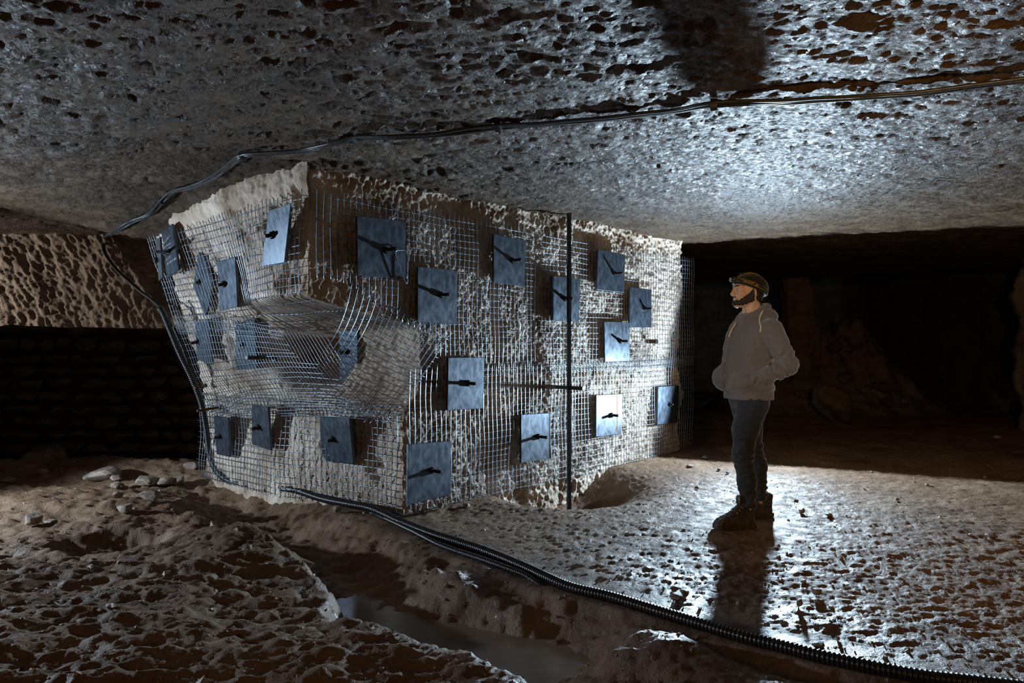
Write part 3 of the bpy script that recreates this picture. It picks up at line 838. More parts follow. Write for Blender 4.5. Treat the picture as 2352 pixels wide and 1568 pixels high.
for k, (px, py, w, h, lab) in enumerate((
    (1841, 1172, 17, 16, 'round dark stone on the lit floor just right of the man'),
    (1830, 1150, 10, 7, 'small stone behind the round one right of the man'),
    (1874, 1361, 22, 17, 'biggest round pebble on the lit floor right of the shadow'),
    (1835, 1385, 13, 20, 'upright pebble right of the shadow of the man'),
    (1555, 1374, 28, 16, 'flat dark stone left of the shadow next to the conduit'),
    (1572, 1358, 20, 10, 'clod behind the flat dark stone by the conduit'),
    (1905, 1183, 20, 9, 'flat pale chip to the right of the round dark stone'),
    (1672, 1086, 8, 7, 'pebble by the far leg near the shade line'),
    (2278, 1230, 24, 8, 'long flat chip near the right picture edge'),
    (2130, 1115, 9, 6, 'pebble at the shade line on the far right'),
    (1880, 1480, 36, 12, 'flat muddy slab just behind the conduit at lower right'),
    (1925, 1466, 10, 12, 'small pebble beside the flat muddy slab'),
    (2060, 1150, 10, 7, 'pebble midway along the far shade line'),
    (1698, 1386, 14, 10, 'pebble lying inside the shadow of the man'),
    (2190, 1235, 10, 7, 'tiny pebble left of the long flat chip'),
    (1845, 1335, 12, 9, 'tiny pebble above the biggest round pebble'),
    (2000, 1210, 9, 6, 'tiny pebble in the middle of the right floor'),
    (1650, 1078, 9, 6, 'pebble left of the man near the shade line'),
    (1600, 1120, 10, 7, 'pebble in front of the far pillar corner'),
    (2290, 1003, 16, 9, 'pale stone near the right column in the dark'))):
    stone(px, py, w, h, lab, G3, 300+k, big=k < 6)

# loose grit pressed into the mud: nobody could count it
def grit(name, n, region, size, label, seed):
    r = np.random.default_rng(seed)
    base = np.array([[1, 0, 0], [-1, 0, 0], [0, 1, 0], [0, -1, 0], [0, 0, 1], [0, 0, -1]], float)
    fc = np.array([[0, 2, 4], [2, 1, 4], [1, 3, 4], [3, 0, 4], [2, 0, 5], [1, 2, 5], [3, 1, 5], [0, 3, 5]])
    p = region(r, n); x, y = p
    z = floor_h(x, y)
    s = size*np.exp(r.normal(0, .5, len(x)))
    V = base[None]*(1+r.uniform(-.45, .45, (len(x), 6, 1)))
    q = r.normal(size=(len(x), 4)); q /= np.linalg.norm(q, axis=1)[:, None]; w_, a_, b_, c_ = q.T
    R = np.stack([1-2*(b_*b_+c_*c_), 2*(a_*b_-c_*w_), 2*(a_*c_+b_*w_), 2*(a_*b_+c_*w_), 1-2*(a_*a_+c_*c_), 2*(b_*c_-a_*w_), 2*(a_*c_-b_*w_), 2*(b_*c_+a_*w_), 1-2*(a_*a_+b_*b_)], -1).reshape(-1, 3, 3)
    V = np.einsum('nij,nkj->nki', R, V)*s[:, None, None]*np.array([1, 1, .75])
    V = V+np.stack([x, y, z+s*.15], -1)[:, None, :]
    Fc = (fc[None]+(np.arange(len(x))*6)[:, None, None]).reshape(-1, 3)
    return obj(name, mesh_arrays(name, V.reshape(-1, 3), Fc, False), M['stone'], label=label, cat='grit', kind='stuff')
def reg_right(r, n):
    y = 2.6*np.exp(r.uniform(0, 1.05, n)); x = r.uniform(-.1, .78, n)*y
    d, _ = pdist(x, y, HOSE); k = (d > .06) & (x > -.6+(5.2-y)*.5*0) & (np.hypot(x-1.67, y-4.99) > .32)
    dd = (x-A0[0])*NR[0]+(y-A0[1])*NR[1]; k &= dd > .12
    return x[k], y[k]
def reg_left(r, n):
    y = 2.6*np.exp(r.uniform(0, 1.0, n)); x = r.uniform(-.80, .0, n)*y
    d, _ = pdist(x, y, TRENCH); k = (d > .25)
    do = (x-A0[0])*D1[0]+(y-A0[1])*D1[1]; k &= (do < .75) & (x < -.2)
    return x[k], y[k]
grit('grit', 2200, reg_right, .0046, 'scattered fine grit on the lit floor', 71)
grit('grit', 2600, reg_left, .0055, 'scattered mud crumbs and grit on the left bank', 72)

# ------------------------------------------------------------------ dry-stone wall in the dark behind the left bank, and the boulder before it
dw = empty('drystone_wall', (-5.6, 9.6, -.5), 'dark dry-stone wall deep under the overhanging rock on the left', 'wall')
r = np.random.default_rng(31)
z = -.52; row = 0
while z < 1.62:
    h = r.uniform(.15, .24); x = -8.4+r.uniform(0, .2)
    while x < -2.6:
        w = r.uniform(.22, .5)
        o = obj('stone', ROCKS[int(r.integers(0, 10))], None, dw)
        o.scale = (w*1.16, .42, h*1.5); o.location = (x+w/2+5.6, r.uniform(-.04, .04), z+h/2+.5)
        o.rotation_euler = (r.uniform(-.1, .1), r.uniform(-.08, .08), r.uniform(-.2, .2)+(math.pi if r.uniform() < .5 else 0))
        if o.material_slots: o.material_slots[0].link = 'OBJECT'; o.material_slots[0].material = M['rock']
        x += w
    z += h; row += 1
obj('packing', box_mesh('packing', 6.2, .25, 0, 2.3, 0), M['shaded_rock'], dw, label='dark rubble core behind the stones').location = (0, .22, 0)
o = stone(88, 1042, 92, 66, 'large rough boulder in the dark behind the left bank', None, 402, 'boulder', True, .2, Y=8.25)
o.location.z = -.16; o.scale.z *= 1.25

# ------------------------------------------------------------------ far chamber on the right: rubble heap, boulder, rough column, side column
def column(name, pts, r, seed, label, z0, z1, cat='pillar'):
    """rough stacked column: rings around a centre line"""
    k, n = 60, 40
    zz = np.linspace(z0, z1, k); a = np.linspace(0, 2*np.pi, n, endpoint=False)
    A, ZZ = np.meshgrid(a, zz)
    cx = np.interp(zz, [p[2] for p in pts], [p[0] for p in pts])[:, None]; cy = np.interp(zz, [p[2] for p in pts], [p[1] for p in pts])[:, None]
    rr = np.interp(zz, [p[2] for p in pts], r)[:, None]
    sq = 1/np.maximum(np.abs(np.cos(A)), np.abs(np.sin(A)))**.7
    R = rr*sq*(1+.16*fbm(np.cos(A)*1.5+seed, np.sin(A)*1.5, ZZ*1.8, 4))
    joint = .05*np.exp(-((((ZZ*2.6+.3*np.sin(seed)) % 1)-.5)/.07)**2); R = R*(1-joint)
    V = np.stack([cx+R*np.cos(A), cy+R*np.sin(A), ZZ], -1).reshape(-1, 3)
    i = np.arange(k-1)[:, None]*n; j = np.arange(n)[None]; j2 = (j+1) % n
    Q = np.stack([i+j, i+j2, i+n+j2, i+n+j], -1).reshape(-1, 4)
    return obj(name, mesh_arrays(name, V, Q), M['rock' if name == 'rock_column' else 'half_shaded_rock'], label=label, cat=cat)
YC = 13.4
cpos = pix(1835, 900, YC)
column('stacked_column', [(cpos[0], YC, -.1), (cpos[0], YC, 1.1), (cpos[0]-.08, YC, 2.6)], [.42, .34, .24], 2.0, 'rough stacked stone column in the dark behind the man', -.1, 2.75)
column('rock_column', [(7.98, 9.75, -.2), (7.90, 9.75, 1.2), (8.02, 9.75, 2.6)], [.60, .56, .62], 7.0, 'brown rock column cut by the right picture edge', -.2, 2.75)
# heap
hx, hy = np.meshgrid(np.linspace(3.6, 9.0, 150), np.linspace(11.6, 16.5, 110))
hz = 1.55*np.exp(-((hx-5.9)/1.25)**2-((hy-13.9)/1.1)**2)+.75*np.exp(-((hx-7.1)/.9)**2-((hy-13.6)/.9)**2)+.5*np.exp(-((hx-4.9)/.6)**2-((hy-13.6)/.7)**2)
hz = hz*(1+.28*noise2(hx*1.7, hy*1.7, 3.0)+.16*noise2(hx*4.5, hy*4.5, 4.0)+.07*noise2(hx*10, hy*10, 5.0))-.08
obj('rubble_heap', mesh_arrays('rubble_heap', np.stack([hx, hy, hz], -1).reshape(-1, 3), grid_quads(*hx.shape)), M['half_shaded_rock'], label='big dark rubble heap in the chamber behind the man', cat='rubble')
r = np.random.default_rng(77)
for k in range(14):
    px, py = [(1800+r.uniform(20, 290), 0)][0]; Yr = r.uniform(12.3, 13.2); x = (px-CX)/F*Yr
    i = np.argmin((hx-x)**2+(hy-Yr)**2); z = hz.ravel()[i]
    s = r.uniform(.18, .42)
    o = obj('stone', ROCKS[int(r.integers(0, 10))], None, None, 'dim block of stone lying on the dark rubble heap', 'stone', 'blocks on the rubble heap')
    o.material_slots[0].link = 'OBJECT'; o.material_slots[0].material = M['half_shaded_rock']
    o.scale = (s*1.2, s, s*.9); o.location = (x, Yr, z+s*.12); o.rotation_euler = (r.uniform(-.4, .4), r.uniform(-.4, .4), r.uniform(0, 6))
P = pix(1918, 922, 11.2)
o = obj('boulder', ROCKS[3], None, None, 'large pointed boulder in front of the dark rubble heap', 'stone', None)
o.material_slots[0].link = 'OBJECT'; o.material_slots[0].material = M['half_shaded_rock']
o.scale = (1.0, .8, .85); o.location = (P[0], 11.2, .26); o.rotation_euler = (.1, .5, .3)

# ------------------------------------------------------------------ the man (signed distance shapes, one continuous surface per piece)
def surface_nets(f, lo, hi, h):
    lo = np.array(lo, float); hi = np.array(hi, float)
    n = np.ceil((hi-lo)/h).astype(int)+1
    ax = [lo[k]+h*np.arange(n[k]) for k in range(3)]
    G = np.meshgrid(*ax, indexing='ij')
    v = f(*[g.astype(np.float32) for g in G]).astype(np.float32)
    s = v < 0
    c = np.zeros((n[0]-1, n[1]-1, n[2]-1), np.int8)
    for i in (0, 1):
        for j in (0, 1):
            for k in (0, 1):
                c += s[i:n[0]-1+i, j:n[1]-1+j, k:n[2]-1+k]
    act = (c > 0) & (c < 8)
    idx = np.argwhere(act); m = len(idx)
    ids = -np.ones(act.shape, np.int64); ids[act] = np.arange(m)
    acc = np.zeros((m, 3)); cnt = np.zeros(m)
    I, J, K = idx.T
    corners = [(0,0,0),(1,0,0),(0,1,0),(1,1,0),(0,0,1),(1,0,1),(0,1,1),(1,1,1)]
    for a in range(8):
        for b in range(a+1, 8):
            ca, cb_ = corners[a], corners[b]
            if sum(abs(ca[q]-cb_[q]) for q in range(3)) != 1: continue
            va = v[I+ca[0], J+ca[1], K+ca[2]]; vb = v[I+cb_[0], J+cb_[1], K+cb_[2]]
            x = (va < 0) != (vb < 0)
            t = np.where(x, va/np.where(x, va-vb, 1), 0)
            p = np.array(ca)[None]+t[:, None]*(np.array(cb_)-np.array(ca))[None]
            acc += np.where(x[:, None], p, 0); cnt += x
    verts = lo+h*(idx+acc/np.maximum(cnt, 1)[:, None])
    quads = []
    for axis in range(3):
        a, b = [(1, 2), (2, 0), (0, 1)][axis]
        sl0 = [slice(1, -1)]*3; sl1 = [slice(1, -1)]*3
        sl0[axis] = slice(0, n[axis]-1); sl1[axis] = slice(1, n[axis])
        s0, s1 = s[tuple(sl0)], s[tuple(sl1)]
        e = np.argwhere(s0 != s1); fl = s0[tuple(e.T)]
        base = e.copy()
        for q in range(3):
            if q != axis: base[:, q] += 1
        def cid(da, db):
            p = base.copy(); p[:, a] += da; p[:, b] += db
            return ids[p[:, 0], p[:, 1], p[:, 2]]
        Q = np.stack([cid(-1, -1), cid(0, -1), cid(0, 0), cid(-1, 0)], 1)
        Q[~fl] = Q[~fl][:, ::-1]
        quads.append(Q)
    Q = np.vstack(quads)
    return verts, Q[(Q >= 0).all(1)]

def smin(a, b, k):
    h = np.clip(.5+.5*(b-a)/k, 0, 1)
    return b*(1-h)+a*h-k*h*(1-h)
def smax(a, b, k): return -smin(-a, -b, k)
def ell(x, y, z, c, r):
    px, py, pz = (x-c[0])/r[0], (y-c[1])/r[1], (z-c[2])/r[2]
    k0 = np.sqrt(px*px+py*py+pz*pz); k1 = np.sqrt((px/r[0])**2+(py/r[1])**2+(pz/r[2])**2)+1e-6
    return k0*(k0-1)/k1
def cap(x, y, z, a, b, ra, rb, full=False):
    d = np.array(b)-np.array(a); l2 = float(d@d)
    t = np.clip(((x-a[0])*d[0]+(y-a[1])*d[1]+(z-a[2])*d[2])/l2, 0, 1)
    q = np.sqrt((x-a[0]-t*d[0])**2+(y-a[1]-t*d[1])**2+(z-a[2]-t*d[2])**2)-(ra+(rb-ra)*t)
    return (q, t) if full else q
def chain(x, y, z, P, R, k=.02):
    r = None
    for i in range(len(P)-1):
        c = cap(x, y, z, P[i], P[i+1], R[i], R[i+1])
        r = c if r is None else smin(r, c, k)
    return r
def mirror(fn):
    return lambda x, y, z: fn(x, np.abs(y), z)

ML = Vector((1.664, 4.99, 0.0))
man = empty('person', tuple(ML), 'man in grey hooded jacket, dark jeans, black beanie and headlamp, gazing at the pillar', 'person')
man.rotation_euler = (0, 0, math.pi+math.radians(12))
man.location.z = float(floor_h(np.array([1.66]), np.array([4.95]))[0])+.002
M['skin'] = material('skin', [(.44, .27, .16), (.54, .34, .21)], 40, 5, (.45, .6), .4, bumps=((260, .0008, .3),), sheen=.3)
M['hoodie'] = material('grey_jersey', [(.085, .078, .075), (.135, .126, .122)], 220, 4, (.85, .95), .15, bumps=((420, .0012, .5), (60, .002, .25)), sheen=.3)
M['jeans'] = material('dark_denim', [(.008, .011, .017), (.018, .024, .034)], 160, 4, (.7, .85), .25, bumps=((350, .001, .4),), sheen=.2)
M['beanie'] = material('black_knit', [(.006, .007, .009), (.014, .015, .018)], 90, 4, (.8, .95), .2, bumps=((300, .0015, .5),), sheen=.2)
M['hair'] = material('dark_hair', [(.012, .008, .006), (.03, .02, .014)], 200, 4, (.6, .8), .3, bumps=((500, .0015, .7),), stretch=(1, 1, .3))
M['cord'] = plain('cream_cord', (.52, .42, .30), .8, .2)
M['leather'] = material('muddy_leather', [(.010, .010, .011), (.03, .026, .022), (.07, .05, .035)], 22, 6, (.3, .6), .5, bumps=((90, .002, .5),))
M['sole'] = material('muddy_sole', [(.02, .016, .012), (.06, .042, .028)], 30, 5, (.5, .8), .4, bumps=((70, .002, .5),))
M['lamp_body'] = plain('black_plastic', (.02, .02, .022), .35)
M['yellow'] = plain('yellow_thread', (.62, .40, .08), .7, .2)
M['eyewhite'] = plain('eye_white', (.55, .52, .48), .25)
M['iris'] = plain('dark_iris', (.02, .013, .01), .2)
M['zip'] = plain('dull_zip', (.10, .095, .09), .5, .5, .3)
M['lens'] = plain('lamp_lens', (.35, .38, .42), .1)

def sdf_obj(name, f, lo, hi, h, mat, parent=man, label=None, relax=1):
    V, Q = surface_nets(f, lo, hi, h)
    return obj(name, mesh_arrays(name, V, Q), mat, parent, label=label)
def hit(f, o, d, tmax=.4, n=240):
    """first point where the ray from outside meets the surface f=0"""
    t = np.linspace(0, tmax, n); P = np.array(o)[None]+t[:, None]*np.array(d)[None]
    v = f(P[:, 0], P[:, 1], P[:, 2]); k = np.argmax(v < 0)
    if v[k] >= 0: return P[np.argmin(v)]
    return P[max(k-1, 0)]

# ---- head, neck and hands
def head(x, y, z):
    ya = np.abs(y)
    d = ell(x, y, z, (-.040, 0, 1.672), (.106, .078, .100))
    d = smin(d, ell(x, y, z, (.018, 0, 1.615), (.060, .056, .074)), .03)
    d = smin(d, cap(x, ya, z, (.052, .012, 1.562), (-.030, .054, 1.600), .021, .020), .025)
    d = smin(d, ell(x, y, z, (.060, 0, 1.566), (.022, .024, .022)), .02)
    d = smin(d, cap(x, ya, z, (.070, .008, 1.686), (.050, .044, 1.684), .013, .013), .014)     # brow
    d = smin(d, ell(x, ya, z, (.042, .044, 1.640), (.026, .020, .020)), .02)                    # cheekbone
    d = smax(d, -ell(x, ya, z, (.082, .033, 1.666), (.018, .017, .013)), .014)                  # eye socket
    nose = smin(cap(x, y, z, (.074, 0, 1.674), (.097, 0, 1.636), .0085, .0115), ell(x, ya, z, (.083, .012, 1.630), (.012, .009, .009)), .008)
    d = smin(d, nose, .010)
    d = smin(d, cap(x, ya, z, (.078, .0, 1.6045), (.068, .020, 1.602), .0075, .004), .006)      # lips
    d = smin(d, cap(x, ya, z, (.077, .0, 1.5935), (.068, .018, 1.5945), .0085, .004), .006)
    d = smax(d, -cap(x, ya, z, (.090, 0, 1.5992), (.070, .022, 1.5985), .0022, .0018), .003)
    ear = smax(ell(x, ya, z, (-.036, .078, 1.640), (.019, .011, .032)), -ell(x, ya, z, (-.030, .092, 1.642), (.011, .010, .020)), .006)
    d = smin(d, ear, .006)
    neck = cap(x, y, z, (-.050, 0, 1.600), (-.078, 0, 1.43), .056, .066)
    neck = smin(neck, cap(x, ya, z, (-.042, .052, 1.585), (.0, .018, 1.45), .013, .013), .02)
    return smin(d, neck, .028)
def hand(x, y, z, s):
    y = y*s
    d = ell(x, y, z, (.052, .182, 1.018), (.045, .020, .034))
    d = smin(d, cap(x, y, z, (-.01, .20, 1.035), (.03, .19, 1.026), .028, .027), .02)
    for k, (dz, L) in enumerate(((.024, .068), (.009, .076), (-.007, .070), (-.021, .054))):
        a = np.array([.080, .172, 1.016+dz]); b = a+np.array([L*.5, -.016, -.008]); c = b+np.array([L*.42, -.026, -.010])
        d = smin(d, chain(x, y, z, [a, b, c], [.0095, .0088, .0075], .004), .006)
    d = smin(d, chain(x, y, z, [np.array([.030, .175, 1.046]), np.array([.062, .160, 1.062]), np.array([.088, .146, 1.058])], [.012, .0105, .009], .004), .008)
    return d
def body_rest(x, y, z):
    ya = np.abs(y)
    d = ell(x, y, z, (-.055, 0, 1.18), (.11, .155, .30))
    d = smin(d, cap(x, ya, z, (-.08, .0, 1.44), (-.09, .16, 1.39), .06, .055), .05)
    d = smin(d, ell(x, y, z, (-.03, 0, .90), (.11, .15, .12)), .05)
    d = smin(d, cap(x, y, z, (-.078, 0, 1.50), (-.08, 0, 1.38), .055, .066), .03)
    for s in (1, -1):
        el = (-.195, .25*s, 1.14) if s > 0 else (-.17, -.26, 1.14); wr = (.0, .203, 1.035) if s > 0 else (.0, -.203, 1.035)
        d = smin(d, chain(x, y, z, [(-.09, .17*s, 1.38), el, wr], [.05, .04, .027], .02), .03)
        d = np.minimum(d, hand(x, y, z, s))
    d = smin(d, chain(x, y, z, [(-.02, .09, .86), (.075, .115, .50), (.045, .125, .12)], [.085, .05, .035], .03), .03)
    d = smin(d, chain(x, y, z, [(-.055, -.09, .86), (-.125, -.105, .50), (-.190, -.125, .12)], [.085, .05, .035], .03), .03)
    return d
V1, Q1 = surface_nets(head, (-.17, -.11, 1.42), (.125, .11, 1.80), .0026)
V2, Q2 = surface_nets(body_rest, (-.32, -.33, .06), (.21, .33, 1.54), .0065)
obj('body', mesh_arrays('body', np.vstack([V1, V2]), np.vstack([Q1, Q2+len(V1)])), M['skin'], man)
for s in (1, -1):
    bm = bmesh.new(); bmesh.ops.create_uvsphere(bm, u_segments=16, v_segments=10, radius=.0118)
    e = obj('eye', bm_mesh('eye', bm, True), M['eyewhite'], man); e.location = (.0615, .032*s, 1.6665)
    bm = bmesh.new(); bmesh.ops.create_uvsphere(bm, u_segments=12, v_segments=8, radius=.0056)
    i = obj('iris', bm_mesh('iris', bm, True), M['iris'], e); i.location = (.0078, 0, .0)
    lid = lambda x, y, z: smax(np.abs(ell(x, y, z, (.0615, .032*s, 1.6665), (.0132, .0132, .0132)))-.0012, -(np.abs(z-1.6655)-.0042), .002)
    obj('eyelid', (lambda vq: mesh_arrays('eyelid', *vq))(surface_nets(lid, (.045, .032*s-.016, 1.65), (.078, .032*s+.016, 1.683), .0011)), M['skin'], man)
    brow = lambda x, y, z: chain(x, y, z, [(.081, .012*s, 1.688), (.075, .030*s, 1.693), (.058, .047*s, 1.688)], [.0038, .0042, .0022], .003)
    obj('eyebrow', (lambda vq: mesh_arrays('eyebrow', *vq))(surface_nets(brow, (.05, min(.005*s, .055*s), 1.68), (.09, max(.005*s, .055*s), 1.70), .0012)), M['hair'], man)
# beard, moustache and hair: thin layers over the head
def beard(x, y, z):
    ya = np.abs(y); n = .0016*noise3(x*300, y*300, z*180)
    jit = .0060*noise3(x*110, y*110, z*90)+.0035*noise3(x*260, y*260, z*240)
    # upper edge: from under the lip, dipping below the cheek, then up to the ear
    line = np.interp(x, [-.045, -.022, .0, .025, .045, .062, .09], [1.675, 1.668, 1.640, 1.622, 1.606, 1.592, 1.590])
    reg = np.maximum(z-line, (-.034+(z-1.60)*.10)-x)
    reg = np.maximum(reg, (1.553+np.clip(.035-x, 0, .08)*.42)-z)
    reg = np.maximum(reg, -ell(x, ya, z, (.082, 0, 1.5985), (.03, .024, .0125)))
    mline = 1.6185-ya*.42-np.clip(ya-.012, 0, .02)*.5
    must = np.maximum(np.abs(z-mline)-.0048+ya*.06, np.maximum(.052-x, ya-.031))
    reg = np.minimum(reg, must)+jit
    thick = .0030*np.clip(-reg/.008, 0, 1)+.0004
    return np.maximum(head(x, y, z)-thick-n*np.clip(-reg/.006, 0, 1), reg)
sdf_obj('beard', beard, (-.06, -.09, 1.53), (.12, .09, 1.69), .0018, M['hair'], label='short dark beard and moustache')
def hair(x, y, z):
    ya = np.abs(y)
    shell = head(x, y, z)-.0075-.003*noise3(x*200, y*200, z*70)
    reg = np.maximum(np.maximum(x+.052-(z-1.60)*.15, z-1.69), 1.562+np.clip(x+.12, 0, .1)*.5-z)
    return np.maximum(shell, reg)
sdf_obj('hair', hair, (-.17, -.10, 1.54), (-.02, .10, 1.71), .0025, M['hair'], label='dark hair at the nape')

# ---- beanie and headlamp
BC = np.array([-.036, 0, 1.665])
def rimz(x): return 1.668+.40*(x+.036)
def beanie(x, y, z):
    d = ell(x, y, z, (-.038, 0, 1.682), (.126, .094, .103))
    d = smin(d, ell(x, y, z, (-.085, 0, 1.672), (.088, .082, .088)), .03)
    d = d-.0025*noise3(x*26, y*26, z*22)-.0012*noise3(x*90, y*90, z*60)
    roll = (z-rimz(x))
    d = d-.003*np.exp(-((roll-.012)/.012)**2)
    inner = ell(x, y, z, (-.038, 0, 1.672), (.110, .082, .096))
    return smax(smax(d, -roll, .006), -np.maximum(inner, -.0+roll-.03), .003)
sdf_obj('beanie', beanie, (-.185, -.105, 1.585), (.10, .105, 1.80), .0028, M['beanie'], label='black knitted beanie')
def on_beanie(phi, up, lift=0.0):
    """point of the beanie at azimuth phi (0 = forehead, + = left side), a height above the rim"""
    d = np.array([math.cos(phi), math.sin(phi), 0.0])
    lo_, hi_ = .02, .20
    t = np.linspace(.22, .02, 300); x = -.038+t*d[0]; y = t*d[1]; z = rimz(x)+up
    v = beanie(x, y, z); k = int(np.argmax(v < .0))
    return np.array([x[k]+d[0]*lift, y[k]+d[1]*lift, z[k]])
lampE = obj('headlamp', None, None, man, label='black headlamp on elastic straps with yellow edges')
ph = np.linspace(-math.pi, math.pi, 73)
B0 = [on_beanie(p, .016, .0018) for p in ph]; B1 = [on_beanie(p, .042, .0018) for p in ph]
sv = np.array(B0+B1); n_ = len(ph)
ctr = np.array([-.038, 0, 0])
outw = sv-ctr; outw[:, 2] = 0; outw /= np.linalg.norm(outw, axis=1)[:, None]
allv = np.vstack([sv, sv-outw*.006])
fs = []
for i in range(n_-1):
    fs += [(i, i+1, n_+i+1, n_+i), (2*n_+i, 3*n_+i, 3*n_+i+1, 2*n_+i+1), (i, 2*n_+i, 2*n_+i+1, i+1), (n_+i, n_+i+1, 3*n_+i+1, 3*n_+i)]
obj('strap', mesh_py('strap', allv, fs, True), M['beanie'], lampE)
tube('strap_edge', smooth_line(np.array([on_beanie(p, .017, .0028) for p in ph])), .0011, 5, M['yellow'], lampE)
tube('strap_edge', smooth_line(np.array([on_beanie(p, .041, .0028) for p in np.linspace(-1.55, 1.55, 40)])), .0011, 5, M['yellow'], lampE)
# lettering woven into the strap, reading from the forehead backwards on the side seen
def strap_text(body, phi0, phi1, up, size):
    cu = bpy.data.curves.new('strap_lettering', 'FONT'); cu.body = body; cu.size = 1.0
    to = bpy.data.objects.new('tmp_text', cu); COL.objects.link(to)
    dg = bpy.context.evaluated_depsgraph_get(); me = bpy.data.meshes.new_from_object(to.evaluated_get(dg))
    COL.objects.unlink(to); bpy.data.objects.remove(to); bpy.data.curves.remove(cu)
    co = np.array([v.co for v in me.vertices]); x0, x1 = co[:, 0].min(), co[:, 0].max()
    for v in me.vertices:
        p = phi0+(phi1-phi0)*(v.co.x-x0)/(x1-x0)
        q = on_beanie(p, up+v.co.y*size, .0032); v.co = Vector(q)
    me.update()
    return obj('lettering', me, M['yellow'], lampE, label='small yellow lettering woven into the strap')
strap_text('VELIGHT', .62, 1.40, .0235, .0165)
diam = np.array([on_beanie(1.50, .022, .003), on_beanie(1.56, .032, .003), on_beanie(1.66, .034, .003), on_beanie(1.70, .027, .003), on_beanie(1.62, .021, .003), on_beanie(1.50, .022, .003)])
tube('strap_logo', diam, .0016, 5, M['yellow'], lampE)
f0 = on_beanie(0, .030, .0)
V, Fc = tube_arrays(np.array([[f0[0]-.004, 0, f0[2]-.002], [f0[0]+.010, 0, f0[2]-.001], [f0[0]+.022, 0, f0[2]], [f0[0]+.024, 0, f0[2]], [f0[0]+.040, 0, f0[2]-.001], [f0[0]+.042, 0, f0[2]-.001]]), [.017, .019, .016, .012, .0175, .0165], 18)
obj('lamp_housing', mesh_py('lamp_housing', V, Fc, True), M['lamp_body'], lampE)
V, Fc = tube_arrays(np.array([[f0[0]+.0405, 0, f0[2]-.001], [f0[0]+.0432, 0, f0[2]-.001]]), [.0150, .0145], 18)
obj('lens', mesh_py('lens', V, Fc), M['lens'], lampE)
for s in (1, -1):
    V, Fc = tube_arrays(np.array([on_beanie(.20*s, .030, -.002), on_beanie(.20*s, .030, .014)]), [.013, .010], 12)
    obj('hinge', mesh_py('hinge', V, Fc, True), M['lamp_body'], lampE)
def top_pt(x, y): 
    z = np.linspace(1.84, 1.66, 220); v = beanie(x+0*z, y+0*z, z); return np.array([x, y, z[int(np.argmax(v < 0))]+.003])
arch = [f0+np.array([.004, 0, .012])]+[top_pt(x, 0) for x in np.linspace(.068, -.16, 26)]
for y in (-.009, .009):
    tube('top_strap_edge', resample(np.array([p+np.array([0, y, 0]) for p in arch]), .006), .0016, 5, M['yellow'], lampE)
V, Fc = tube_arrays(resample(np.array(arch), .006), .0065, 6)
obj('top_strap', mesh_py('top_strap', V, Fc, True), M['beanie'], lampE)
t0 = top_pt(.018, 0)
o = obj('buckle', box_mesh('buckle', .026, .024, 0, .009, .002), M['lamp_body'], lampE); o.location = t0; o.rotation_euler = (0, -.35, 0)

